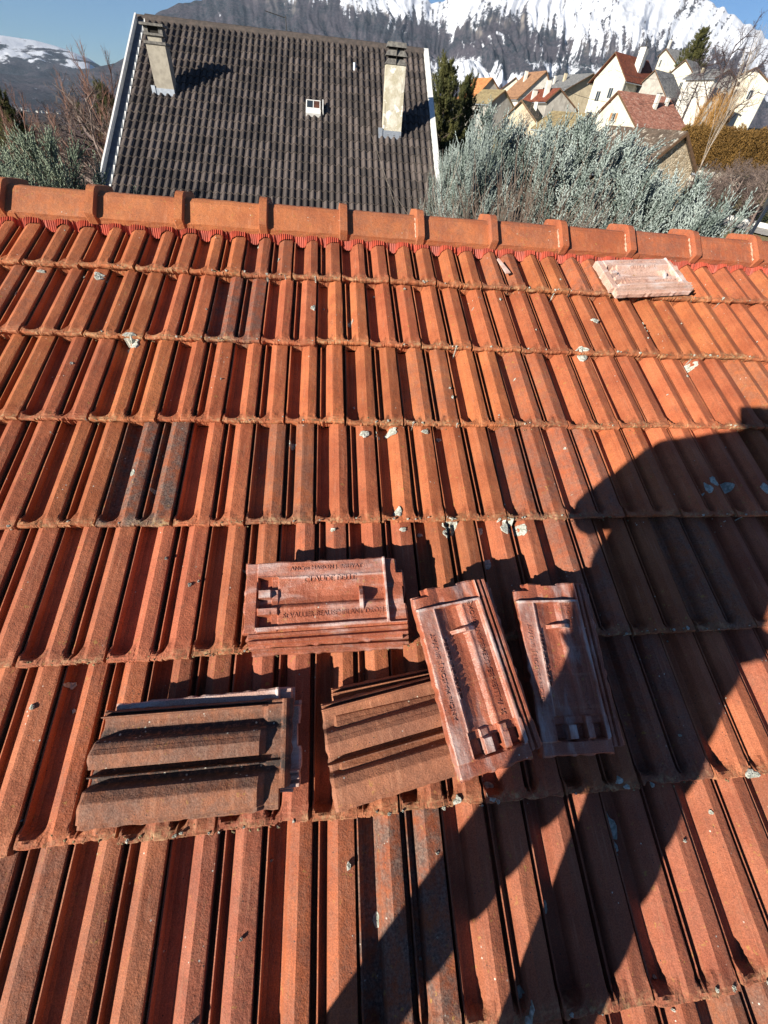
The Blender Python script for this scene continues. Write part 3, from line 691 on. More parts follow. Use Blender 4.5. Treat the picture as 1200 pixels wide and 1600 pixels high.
    for a in range(6):
        for q in range(n): hb.f.append((a * n + q, (a + 1) * n + q, (a + 1) * n + (q + 1) % n, a * n + (q + 1) % n))
    hb.obj('hair', simple('brown_hair', (.06, .035, .02), (.10, .06, .035), 60), root, smooth=True)
    fc = MB()
    for s in (-1, 1):
        p = np.array([.875 + s * .030, -2.078, 1.405]) - org; fc.frustum(p[0], p[1], p[2] - .008, p[2] + .008, .011, .006, .011, .006)
    fc.obj('eyes', simple('eye_dark', (.05, .04, .04), rough=.2), root)
    p = np.array([.878, -2.072, 1.375]) - org
    MB().add([(p[0] - .010, p[1], p[2] - .018), (p[0] + .010, p[1], p[2] - .018), (p[0], p[1] + .022, p[2] - .014), (p[0], p[1] - .004, p[2] + .026)], [(0, 1, 2), (0, 2, 3), (1, 3, 2), (0, 3, 1)]).obj('nose', mats[2], root)
    p = np.array([.880, -2.076, 1.338]) - org; MB().box((p[0] - .022, p[1] - .006, p[2] - .004), (p[0] + .022, p[1] + .003, p[2] + .004)).obj('mouth', simple('lips', (.35, .13, .11)), root)
    return root
person()
# the phone the picture was taken with: just behind the lens
Minv = camo.matrix_world
ph = empty('phone', mw=M @ Matrix.Translation((0, 0, .012)))
tag(ph, 'dark phone held up in both hands of the photographer at the camera', 'phone')
pb = MB().box((-.078, -.030, .004), (.010, .045, .012)).obj('phone_body', BLACKM, ph)
MB().box((-.074, -.027, .0125), (.007, .042, .0132)).obj('screen', GLASS, ph)

# ------------------------------------------------------------ neighbour house with the dark tiled roof
NY = math.radians(-.75); NP = math.radians(29.0)
N1 = np.array([math.cos(NY), math.sin(NY), 0]); N2 = np.array([-math.sin(NY) * math.cos(NP), math.cos(NY) * math.cos(NP), math.sin(NP)]); N3 = np.cross(N1, N2)
NA = ray(229, 30) * 20.0; NWD = 48 * .1728; NLEN = 9.24
NMAT = Matrix([[N1[i], N2[i], N3[i], NA[i]] for i in range(3)] + [[0, 0, 0, 1]]); NINV = NMAT.inverted()
def npx(px, py, h=0.0):
    v = ray(px, py); t = (NA @ N3 + h) / (v @ N3); Q = v * t - NA; return Q @ N1, Q @ N2
def nup(u, v, hz):                                # a point hz metres straight up from roof point (u, v)
    return NA + N1 * u + N2 * v + np.array([0, 0, hz])
def hfor(u, v, py):
    lo, hi = 0., 6.
    for _ in range(40):
        m_ = (lo + hi) / 2
        if project(nup(u, v, m_))[1] > py: lo = m_
        else: hi = m_
    return lo
nh = empty('dark_roofed_house', mw=NMAT); tag(nh, 'neighbouring house behind the ridge with a steep dark brown tiled roof and two chimneys', 'house')
def local(o): return o
m = Mat('brown_concrete_tile', .9, .25); tn = m.attr('tone')
dk = m.mix(tn['Fac'], (.050, .042, .040), (.130, .106, .096)); dk = m.mix(m.ramp(m.noise(6, 4), .45, .7, 0, .35), dk, (.055, .052, .046))
dk = m.mix(m.ramp(m.noise(70, 3), .45, .7, 0, .25), dk, (.19, .16, .13)); m.col(dk); m.bump(m.noise(120, 3), .004)
NT = m.m
wp = [(0, .004), (.010, .0), (.050, .0), (.058, .018), (.074, .040), (.100, .050), (.126, .044), (.150, .026), (.1625, .004)]
wx = [x for x, _ in wp] + [x + .1728 for x, _ in wp]; wz = [z for _, z in wp] * 2
def ntile(tones):
    vs = []; fs = []; n = len(wx); tv = []
    for j, (y, dz) in enumerate(((.0, -.030), (.0, .010), (.014, .014), (.36, -.016))):
        for i in range(n): vs.append((wx[i], y, wz[i] + .022 + dz))
    for j in range(3):
        for i in range(n - 1): fs.append((j * n + i, j * n + i + 1, (j + 1) * n + i + 1, (j + 1) * n + i)); tv.append(tones[0] if i < n // 2 else tones[1])
    return vs, fs, tv
def settone(me, tv): a = me.attributes.new('tone', 'FLOAT', 'FACE'); a.data.foreach_set('value', tv)
NTM = []
for k in range(14):
    t0 = rnd.random() ** 1.5; t1 = min(1, max(0, t0 + rnd.uniform(-.4, .4))); vs, fs, tv = ntile((t0, t1)); me = mesh('roof_tile', vs, fs); me.materials.append(NT); settone(me, tv); NTM.append(me)
nroof = MB().box((-.02, -NLEN, -.10), (NWD + .02, -.02, -.012)).obj('roof', DARK, nh)
ROWH = .330; st = MB(); stt = []
for r_ in range(28):
    for c_ in range(24):
        u = c_ * .3456 + rnd.uniform(-.002, .002); v = -.05 - (r_ + 1) * ROWH + rnd.uniform(-.004, .004)
        if 9 <= r_ <= 20:
            o = link('roof_tile', NTM[rnd.randrange(14)], None, nroof); o.matrix_local = Matrix.Translation((u, v, rnd.uniform(-.002, .002)))
        else:
            t0 = rnd.random() ** 1.5; vs, fs, tv = ntile((t0, min(1, max(0, t0 + rnd.uniform(-.4, .4))))); st.add([(a + u, b + v, c) for a, b, c in vs], fs); stt += tv
me = st.mesh('roof_tile'); me.materials.append(NT); settone(me, stt); link('roof_tile', me, None, nroof, kind='stuff')
NRIDGE = simple('brown_ridge', (.10, .08, .07), (.065, .055, .05), 10)
for k in range(20):
    x0 = k * NWD / 20; b = MB(); q = []
    for i in range(7):
        t = math.pi * i / 6; q.append((-.03 + .0 - math.cos(t) * .13, .02 + math.sin(t) * .095))
    b.v += [(x0 - .01, y, z) for y, z in q] + [(x0 + NWD / 20 - .004, y, z * .94) for y, z in q]
    b.f += [(i, i + 7, i + 8, i + 1) for i in range(6)] + [tuple(range(7)), tuple(range(7, 14))[::-1]]
    me = fixn(b.mesh('ridge_tile')); link('ridge_tile', me, NRIDGE, nroof)
# verge trims
MB().box((-.30, -NLEN, -.16), (-.255, .02, .10)).obj('verge_board', WHITE, nroof)
MB().box((-.254, -NLEN, -.05), (-.015, .0, -.02)).obj('verge_gutter', simple('dull_zinc', (.13, .15, .17), (.09, .10, .12), 8, .6), nroof)
sw = MB()
for k in range(28):
    y0 = -.05 - (k + 1) * ROWH; sw.add([(-.014, y0, .012), (-.014, y0 + ROWH, .035), (-.058, y0 + ROWH, .035), (-.016, y0 + .06, .014), (-.014, y0, -.02), (-.014, y0 + ROWH, -.02), (-.058, y0 + ROWH, -.02), (-.016, y0 + .06, -.02)],
       [(0, 1, 2, 3), (7, 6, 5, 4), (0, 3, 7, 4), (3, 2, 6, 7), (1, 0, 4, 5), (2, 1, 5, 6)])
sw.obj('verge_strip', WHITE, nroof)
MB().box((NWD + .005, -NLEN, -.16), (NWD + .155, .06, .085)).obj('verge_board', WHITE, nroof)
# far slope and walls
e = MB(); zt = NA[2]; back = []
def nl(p): return NINV @ V(p)
bk = np.array([-math.sin(NY), math.cos(NY), 0]); run = NLEN * math.cos(NP); drop = NLEN * math.sin(NP)
a0 = NA + N1 * -.3 + bk * .02; a1 = NA + N1 * (NWD + .15) + bk * .02
e.slab(nl(a0), nl(a1), nl(a1 + bk * run - np.array([0, 0, drop])), nl(a0 + bk * run - np.array([0, 0, drop])), -.10); e.obj('far_slope', NRIDGE, nroof)
wm = MB(); P_ = lambda u, b, z: nl(NA + N1 * u + bk * b + np.array([0, 0, z - NA[2]]))
zl = NA[2] - drop - .0; ib = run - .55
zz = NA[2] - drop * (ib / run) - .16
for (u0, b0, u1, b1) in ((.05, -ib, NWD - .05, -ib), (NWD - .05, -ib, NWD - .05, ib), (NWD - .05, ib, .05, ib), (.05, ib, .05, -ib)):
    wm.add([P_(u0, b0, -8.6), P_(u1, b1, -8.6), P_(u1, b1, zz), P_(u0, b0, zz)], [(0, 1, 2, 3)])
for u in (.05, NWD - .05): wm.add([P_(u, -ib, zz), P_(u, ib, zz), P_(u, 0, NA[2] - .16)], [(0, 1, 2)])
wm.obj('wall', simple('pale_house_render', (.60, .57, .50), (.5, .47, .42), 2), nh)
def chimney(pxa, pxb, ytop, mat, two):
    ua, va = npx(*pxa); ub, vb = npx(*pxb); u = (ua + ub) / 2; v = (va + vb) / 2; hw = abs(ub - ua) / 2 * .97
    v += hw * .8; H = hfor(u, v, ytop)
    base = NA + N1 * u + N2 * v
    e = empty('chimney'); e.parent = nh; e.matrix_parent_inverse = Matrix.Identity(4)
    e.matrix_local = NINV @ Matrix.Translation(V(base)) @ Matrix.Rotation(NY, 4, 'Z')
    k = hw * math.tan(NP) + .1; sh_ = H - (.42 if two else .38)
    bpy.data.objects.remove(e)
    T = NINV @ Matrix.Translation(V(base)) @ Matrix.Rotation(NY, 4, 'Z')
    body = MB().frustum(0, 0, -k - .2, sh_, hw, hw * .8, hw, hw * .8).obj('chimney', mat, nh, mw=T)
    cm = simple('chimney_concrete', (.20, .19, .17), (.10, .095, .09), 14)
    if two:
        a = MB(); 
        for z in (0.0, .15): a.frustum(0, 0, sh_ + z, sh_ + z + .10, hw * 1.10, hw * .88, hw * .80, hw * .64)
        a.obj('cowl', cm, body)
        g = MB()
        for z in (.10, .25): g.box((-hw * .72, -hw * .6, sh_ + z), (hw * .72, hw * .6, sh_ + z + .05))
        g.obj('smoke_vent', DARK, body); MB().frustum(0, 0, sh_ + .30, sh_ + .39, hw * 1.0, hw * .82, hw * .88, hw * .7).obj('cap', cm, body)
        MB().box((-.006, -hw * .9, sh_), (.006, -hw * .6, sh_ + .3)).obj('joint', DARK, body)
    else:
        MB().box((-hw * 1.12, -hw * .92, sh_), (hw * 1.12, hw * .92, sh_ + .05)).obj('collar', cm, body)
        MB().box((-hw * .72, -hw * .6, sh_ + .05), (hw * .72, hw * .6, sh_ + .15)).obj('pot', mat, body)
        MB().box((-hw * 1.0, -hw * .8, sh_ + .15), (hw * 1.0, hw * .8, sh_ + .19)).obj('collar', cm, body)
        for sx1 in (-1, 1): MB().box((sx1 * hw * .75 - .05, -hw * .6, sh_ + .19), (sx1 * hw * .75 + .05, hw * .6, sh_ + .31)).obj('pot', cm, body)
        MB().box((-hw * .7, -hw * .45, sh_ + .19), (hw * .7, hw * .5, sh_ + .30)).obj('smoke_vent', DARK, body)
        MB().box((-hw * 1.2, -hw * .95, sh_ + .31), (hw * 1.2, hw * .95, sh_ + .355)).obj('cap', cm, body)
    MB().box((-hw * 1.02, -hw * .83, -k - .05), (hw * 1.02, -hw * .6, .06)).obj('flashing', ZINC, body)
    MB().box((-hw * 1.45, -hw * .9, -k + .0), (-hw * 1.03, hw * .2, .10)).obj('flashing', ZINC, body)
    return body
m = Mat('aged_cream_render', .9, .2); cc = m.mix(m.ramp(m.noise(3.0, 5, rough=.7), .42, .62), (.46, .42, .31), (.64, .61, .52)); cc = m.mix(m.ramp(m.noise(5.5, 3), .60, .66), cc, (.80, .78, .70))
cc = m.mix(m.ramp(m.noise(1.0, 4, m.scale(m.pos, (9, 9, 1.2))), .60, .72, 0, .55), cc, (.16, .14, .10)); m.col(cc); m.bump(m.noise(30, 4), .01); CREAM = m.m
chimney((246, 149), (275, 153), 35, simple('grey_render', (.36, .33, .27), (.28, .255, .21), 8, bumpd=.004), False)
chimney((597, 215), (626, 218), 64, CREAM, True)
# skylight
u, v = npx(490, 172); T = Matrix.Translation((u, v, .03)) @ Matrix.Diagonal((.86, 1.08, 1.0, 1))
sk = MB().box((-.24, -.30, -.01), (.24, -.12, .075)).box((-.24, -.12, -.01), (-.20, .20, .075)).box((.20, -.12, -.01), (.24, .20, .075)).box((-.20, .16, -.01), (.20, .20, .075)).obj('skylight', WHITE, nh, mw=T)
MB().box((-.225, -.13, .078), (-.205, .19, .092)).box((.205, -.13, .078), (.225, .19, .092)).box((-.205, .170, .078), (.205, .19, .092)).box((-.205, -.13, .078), (.205, -.110, .092)).box((-.012, -.110, .078), (.012, .170, .092)).obj('frame', WHITE, sk)
MB().box((-.204, -.109, .077), (-.013, .169, .084)).obj('pane', GLASS, sk)
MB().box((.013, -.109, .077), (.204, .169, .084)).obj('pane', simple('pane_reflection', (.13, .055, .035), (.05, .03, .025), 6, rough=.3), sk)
MB().box((.30, -.22, .0), (.33, .16, .14)).obj('side_flashing', WHITE, sk)
# vent pipe and antenna
u, v = npx(554, 111); b = MB().tube([nl(nup(u, v, -.05)), nl(nup(u, v, .17))], .05, 10); b.obj('vent_pipe', ZINC, nh)
def ridgeu(px):
    lo, hi = 0., NWD
    for _ in range(30):
        m_ = (lo + hi) / 2
        if project(NA + N1 * m_)[0] < px: lo = m_
        else: hi = m_
    return lo
u = ridgeu(446); q = NA + N1 * u + bk * .5 + np.array([0, 0, -.3])
an = MB().tube([nl(q), nl(q + [0, 0, .75])], .016, 6).obj('antenna', BLACKM, nh)
bm_ = MB().tube([nl(q + np.array([0.02, 0, .70])), nl(q + np.array([-.62, .1, .80]))], .010, 5)
for i in range(7):
    p = q + np.array([-.08 - .085 * i, .015 * i, .71 + .014 * i]); bm_.tube([nl(p + np.array([0, -.14, 0])), nl(p + np.array([0, .14, 0]))], .005, 4)
bm_.obj('antenna_boom', BLACKM, an)
bpy.context.view_layer.update()

# ------------------------------------------------------------ village on the hill
def roofmat(name, c1, c2, row=0.35, spots=None, colw=.25):
    m = Mat(name, .9, .2); tc = m.tc.outputs['Object']
    cells = m.vor(1.0, m.scale(m.pos, (1 / colw, 1 / colw, 1 / row * 1.6)), 'Color')
    c = m.mix(m.ramp(m.noise(1.6, 5, rough=.65), .35, .65), c1, c2)
    c = m.mix(1.0, c, m.mix(m.sep(cells)[0], (.72, .72, .72), (1.25, 1.25, 1.25)), 'MULTIPLY')
    if spots: c = m.mix(m.ramp(m.noise(2.6, 4, rough=.7), .56, .64), c, spots)
    m.col(c)
    zz = m.sep(m.pos)[2]; fr = m.math('FRACT', m.math('MULTIPLY', zz, 1 / (row * .6))); m.bump(fr, .03, .8)
    return m.m
def wallmat(name, c1, c2):
    m = Mat(name, .95, .1); c = m.mix(m.ramp(m.noise(1.1, 6, rough=.7), .38, .62), c1, c2)
    c = m.mix(m.ramp(m.noise(1.0, 4, m.scale(m.pos, (1.6, 1.6, .28)), rough=.7), .52, .72, 0, .55), c, tuple(x * .5 for x in c2)); m.col(c); m.bump(m.noise(9, 4), .02); return m.m
RM = {'red': roofmat('rust_red_tiles', (.24, .070, .038), (.15, .050, .032)), 'pink': roofmat('pink_brown_tiles', (.36, .17, .12), (.24, .10, .07), spots=(.42, .27, .21)),
      'slate': roofmat('grey_slates', (.24, .24, .235), (.14, .145, .15)), 'olive': roofmat('mossy_olive_tiles', (.30, .245, .13), (.22, .17, .095)),
      'stone': roofmat('lichened_stone_slabs', (.135, .10, .075), (.085, .065, .05), .4, (.42, .38, .31)), 'orange': roofmat('orange_tiles', (.56, .25, .09), (.42, .17, .07)),
      'brown': roofmat('tan_tiles', (.36, .20, .11), (.25, .14, .085)), 'dark': roofmat('dark_tiles', (.075, .06, .055), (.05, .045, .04))}
WM = {'cream': wallmat('cream_wall', (.70, .67, .57), (.58, .54, .43)), 'white': wallmat('white_wall', (.72, .70, .64), (.60, .58, .52)), 'yellow': wallmat('yellow_wall', (.60, .52, .37), (.48, .41, .29)),
      'grey': wallmat('grey_wall', (.42, .40, .36), (.32, .30, .27)), 'stone': None}
m = Mat('rubble_wall', .95, .1); v1 = m.vor(3.2, m.scale(m.pos, (1, 1, 1.7)), 'Color'); ed = m.n.new('ShaderNodeTexVoronoi'); ed.feature = 'DISTANCE_TO_EDGE'; ed.inputs['Scale'].default_value = 3.2; m.l.new(m.scale(m.pos, (1, 1, 1.7)), ed.inputs['Vector'])
c = m.mix(m.sep(v1)[0], (.30, .23, .15), (.56, .47, .34)); c = m.mix(m.ramp(ed.outputs[0], .02, .07, 1, 0), c, (.62, .54, .40)); m.col(c); m.bump(m.ramp(ed.outputs[0], 0, .12), .04); WM['stone'] = m.m
TIMBER = simple('brown_timber', (.16, .09, .05), (.10, .06, .035), 6); SHUT = simple('tan_shutter', (.42, .24, .11), (.34, .19, .09), 5); WINF = simple('window_frame', (.62, .60, .55), rough=.6)
def village_house(A, yaw, dims, depth, rm, wm, label, cat='house', windows=(), chims=(), oh=.45, endoh=.4, lside=True, group='houses of the village on the hill', wall_in=.5, gable_mat=None):
    wL, hL, wR, hR, L = dims; a = math.radians(yaw)
    e = empty('village_house', A, a); tag(e, label, cat, group)
    th = .16
    rf = MB()
    rf.slab((-wL, -.0, -hL), (0, 0, 0), (0, L, 0), (-wL, L, -hL), th)
    rf.slab((0, 0, 0.002), (wR, 0, -hR), (wR, L, -hR), (0, L, 0.002), th)
    r_ = rf.obj('roof', RM[rm], e)
    tr = MB()                                    # barge boards and eaves
    for x, h_ in ((-wL, hL), (wR, hR)):
        for y in (-.07, L + .01):
            tr.add([(x, y, -h_ - .04), (x, y, -h_ - .26), (0, y, -.26), (0, y, -.04), (x, y + .06, -h_ - .04), (x, y + .06, -h_ - .26), (0, y + .06, -.26), (0, y + .06, -.04)],
                   [(0, 1, 2, 3), (7, 6, 5, 4), (0, 4, 5, 1), (1, 5, 6, 2), (2, 6, 7, 3), (3, 7, 4, 0)])
    fixn(tr.mesh('t')); tr.obj('barge_board', TIMBER, r_, kind='stuff')
    x0, x1 = -wL + oh, wR - oh; y0, y1 = endoh, L - endoh; s0 = hL / wL; s1 = hR / wR
    zt0, zt1 = x0 * s0 - th, -x1 * s1 - th; zb = -depth
    wl = MB(); wl.add([(x0, y0, zb), (x1, y0, zb), (x1, y0, zt1), (0, y0, -th - .05), (x0, y0, zt0), (x0, y1, zb), (x1, y1, zb), (x1, y1, zt1), (0, y1, -th - .05), (x0, y1, zt0)],
           [(0, 1, 2, 3, 4), (9, 8, 7, 6, 5), (1, 6, 7, 2), (0, 4, 9, 5)])
    wo = wl.obj('wall', WM[wm], e)
    for x, h_ in ((-wL, hL), (wR, hR)):
        MB().tube([(x, -.05, -h_ - .22), (x, L + .05, -h_ - .22)], .08, 5).obj('gutter', ZINC, r_)
    MB().tube([(x1 + .06, y0 + .12, zt1 - .1), (x1 + .06, y0 + .12, zb)], .06, 5).obj('downpipe', ZINC, wo)
    for wdef in windows:
        face, cx, cz, ww, wh, sh_ = (list(wdef) + [None])[:6]
        def bx(b, u0, v0, u1, v1, d0, d1):
            if face == 'g': b.box((u0, y0 - d1, v0), (u1, y0 - d0, v1))
            elif face == 'r': b.box((x1 + d0, u0, v0), (x1 + d1, u1, v1))
            else: b.box((x0 - d1, u0, v0), (x0 - d0, u1, v1))
        f = MB(); bx(f, cx - ww / 2 - .07, cz - wh / 2 - .07, cx + ww / 2 + .07, cz + wh / 2 + .07, .0, .05); fo = f.obj('window', WINF, wo)
        g = MB(); bx(g, cx - ww / 2, cz - wh / 2, cx - .03, cz + wh / 2, .051, .06); g.obj('pane', GLASS, fo)
        g = MB(); bx(g, cx + .03, cz - wh / 2, cx + ww / 2, cz + wh / 2, .051, .06); g.obj('pane', GLASS, fo)
        if sh_:
            for s in (-1, 1):
                g = MB(); c_ = cx + s * (ww * .80 + .08); bx(g, c_ - ww * .26, cz - wh / 2, c_ + ww * .26, cz + wh / 2, .0, .09); g.obj('shutter', SHUT, fo)
    for (cx, cy, hgt_, w_, cm_, cap) in chims:
        zr = cx * s0 if cx < 0 else -cx * s1
        ch = MB().box((cx - w_ / 2, cy - w_ / 2 * .8, zr - w_), (cx + w_ / 2, cy + w_ / 2 * .8, zr + hgt_)).obj('chimney', WM[cm_], r_)
        if cap: MB().box((cx - w_ / 2 - .06, cy - w_ * .4 - .06, zr + hgt_ + .002), (cx + w_ / 2 + .06, cy + w_ * .4 + .06, zr + hgt_ + .1)).obj('chimney_cap', RM['slate'], ch)
        if cap == 2:
            MB().tube([(cx, cy, zr + hgt_ + .1), (cx, cy, zr + hgt_ + 1.0)], .13, 6).obj('flue_pipe', BLACKM, ch)
    return e
G_ = (0, 0)
village_house((65.35, 135.01, 14.04), -58.9, (4.87, 5.0, 5.3, 4.6, 15.29), 15, 'red', 'cream', 'tall cream gabled house with rust red roof and two big white chimneys', windows=[('g', -1.6, -7.2, 1.1, 1.7), ('g', 1.5, -6.6, 1.1, 1.7), ('g', -2.4, -10.6, 1.5, 1.2), ('r', 4.5, -6.6, .8, .9), ('r', 8, -6.6, .8, .9)],
              chims=[(2.4, 7.6, 3.4, 1.5, 'white', 2), (1.2, 10.5, 2.1, 1.2, 'white', 1)], oh=1.0, endoh=.9)
A = at(1024, 108, 152)
village_house(A, -58.9, (3.5, 3.2, 5.2, 4.3, 9.0), 12, 'slate', 'grey', 'grey slate roofed wing joined to the right end of the rust red roofed house', windows=[('r', 3, -6.2, .9, 1.0), ('r', 6, -6.2, .9, 1.0)])
village_house((43.29, 84.57, 5.08), -81.4, (4.34, 3.01, 7.2, 3.74, 9.6), 10, 'pink', 'cream', 'cream gabled house with pinkish brown tiled roof below the tall rust roofed house', windows=[('g', .5, -2.9, .75, .95, 1)], chims=[(2.9, 5.2, 1.5, .55, 'white', 1), (1.9, 7.9, .8, .5, 'white', 1)], oh=.5)
village_house((25.26, 37.24, 0.69), 11.6, (3.4, 2.76, 2.6, 2.04, 9.0), 8, 'stone', 'stone', 'stone barn with lichen spotted slab roof beside the silver blue conifers', 'barn', windows=[('g', -.75, -2.6, .35, .8)], oh=.28, endoh=.25)
village_house((34.12, 72.36, 2.01), 31.0, (3.74, 1.91, 2.95, 1.6, 6.0), 9, 'olive', 'yellow', 'low house with olive mossy roof and dark gable above the middle conifers', windows=[('g', -.7, -3.2, .7, 1.1, 1)], oh=.7, endoh=.9)
village_house(at(815, 155, 95), -32, (2.4, 2.3, 4.2, 3.0, 10), 11, 'olive', 'yellow', 'ochre walled house with olive tiled roof and a white chimney stub', windows=[('g', 0, -4.2, .7, 1.0)], chims=[(1.2, 6.2, .9, .6, 'white', 0)])
village_house((44.96, 111.26, 6.12), 2.3, (2.38, 2.02, 5.3, 2.92, 13.87), 12, 'red', 'grey', 'house with long dark red roof and short white chimneys behind the olive roofs', chims=[(-1.2, 3.4, 2.0, .9, 'white', 0), (-1.6, 8.5, 1.0, .9, 'white', 1)], oh=.6)
village_house((52.3, 140.59, 10.28), 8, (6.4, 5.3, 2.87, 3.4, 10.5), 14, 'brown', 'white', 'house with a long steep tan roof falling to the left', chims=[(-2.0, 6.6, 1.6, .7, 'white', 1)], oh=.6, windows=[('g', .6, -3.4, .8, 1.1)])
village_house((40.23, 144.51, 8.33), 17.1, (4.6, 4.2, 5.0, 3.4, 9.01), 12, 'orange', 'grey', 'house with bright orange tiled roof left of the tan roofed house', windows=[('g', -1.5, -6.0, .8, 1.0)], oh=.7)
village_house(at(806, 120, 185), -14, (5, 3.6, 5, 3.6, 8), 12, 'red', 'cream', 'small red roof peeping out between the orange and tan roofs')
village_house((78.99, 172.8, 13.27), 11.5, (8.41, 4.14, 4.66, 2.1, 18.4), 16, 'slate', 'yellow', 'wide low house with pale grey roof left of the tall cream gable', chims=[(-3.6, 9, 1.6, .8, 'orangewall' if False else 'yellow', 1), (-5.2, 12, 1.8, .6, 'white', 1)], oh=1.1, endoh=1.2)
village_house((99.34, 173.58, 19.91), -81.7, (2.41, 1.52, 6.53, 3.05, 11.63), 13, 'slate', 'cream', 'hilltop house with dark grey roof and thin spire-like chimney, highest of the village', windows=[('g', -.6, -3.0, .7, 1.4), ('r', 3, -5.2, .8, 1.8), ('r', 6, -5.2, .8, 1.8)], chims=[(-.2, .8, 1.8, .6, 'white', 2)])
village_house(at(1072, 92, 168), -60, (3.2, 2.6, 4.4, 3.0, 6), 12, 'slate', 'cream', 'narrow cream house with slate roof between the spire house and the right hand house', windows=[('g', -.8, -4.4, .7, 1.7), ('g', 1.2, -4.8, .7, 1.7)])
village_house((86.57, 122.49, 12.44), 16.6, (3.51, 1.63, 5.32, 1.96, 8.21), 12, 'slate', 'white', 'white house with tan shutters and grey roof above the ochre bushes', windows=[('g', -1.1, -4.0, .9, 2.0, 1), ('g', 2.2, -4.6, .9, 2.0, 1)], chims=[(-1.6, 5.5, .8, .5, 'yellow', 1)], oh=.6)
wb = MB()
for (a, b_, sg) in ((at(700, 150, 120), at(960, 108, 148), 2.0), (at(960, 108, 148), at(1200, 70, 120), 2.6), (at(880, 140, 100), at(1100, 150, 92), 1.2)):
    pts = [a + (b_ - a) * t + np.array([0, 0, -4 * sg * t * (1 - t)]) for t in np.linspace(0, 1, 14)]; wb.tube(pts, .028, 3)
tag(wb.obj('overhead_wires', BLACKM, kind='stuff'), 'thin overhead wires sagging between the village roofs', 'wires')
village_house(at(1182, 104, 165), -35, (5, 2.6, 5, 2.6, 9), 12, 'slate', 'cream', 'cream house half hidden by bare trees at the right edge of the picture', windows=[('g', -1.5, -4.5, .9, 1.5), ('g', 1.5, -4.5, .9, 1.5)])
village_house(at(846, 142, 135), -30, (3, 2.2, 3.4, 2.4, 7), 10, 'brown', 'cream', 'small tan roofed house squeezed between the tan and the dark red roofs')
village_house(at(790, 140, 120), 20, (3.4, 2.2, 3.4, 2.4, 8), 10, 'olive', 'grey', 'low olive roofed shed in front of the bright orange roof', 'shed')
# two houses down on the left
village_house(azp(-30.6, 42, -1.15), 38, (5.0, 3.2, 5.0, 3.4, 9), 9, 'dark', 'yellow', 'dark roofed chalet with a yellow gable cut by the left edge', group='chalets among the bare trees on the left', windows=[('g', 1.6, -4.4, .8, 1.0)], oh=.4)
village_house(azp(-22.9, 56, -2.55), 30, (3.6, 2.6, 3.6, 2.6, 7), 7, 'dark', 'cream', 'small chalet half hidden by the dark fir left of the dark roofed house', group='chalets among the bare trees on the left', windows=[('g', .6, -2.9, .9, .8)], oh=.4)
# tiny houses far down the valley
fb = MB().box((-5, -4, -3), (5, 4, 5)); fbm_ = fixn(fb.mesh('wall')); fbm_.materials.append(WM['white'])
fr_ = MB(); fr_.add([(-5.6, -4.8, 4.8), (5.6, -4.8, 4.8), (5.6, 4.8, 4.8), (-5.6, 4.8, 4.8), (-5.6, 0, 8), (5.6, 0, 8)], [(0, 1, 5, 4), (2, 3, 4, 5), (0, 4, 3), (1, 2, 5), (0, 3, 2, 1)]); frm = fr_.mesh('roof'); frm.materials.append(RM['slate'])
FARH = [(4, 139), (9, 141), (15, 143), (24, 141), (31, 145), (36, 148), (20, 157), (33, 152), (58, 147), (64, 150), (105, 143), (107, 147), (124, 135), (128, 145), (60, 125), (75, 126), (84, 128), (68, 112), (83, 110), (8, 106), (41, 108), (16, 108), (47, 143), (29, 139), (180, 146), (119, 139)]
for i, (px, py) in enumerate(FARH):
    v = ray(px, py); v = v / math.hypot(v[0], v[1]); r_ = 500
    for r_ in np.geomspace(350, 4200, 160):
        if v[2] * r_ < gz(v[0] * r_, v[1] * r_) + 3: break
    P = v * r_; e = empty('far_house', (P[0], P[1], gz(P[0], P[1]) + 2.5), rnd.uniform(-.8, .8))
    e.scale = (min(1.6, r_ / 1400 + .5),) * 3
    tag(e, 'tiny white house far down in the valley on the left', 'house', 'tiny houses far down the valley'); link('wall', fbm_, None, e); link('roof', frm, None, e)

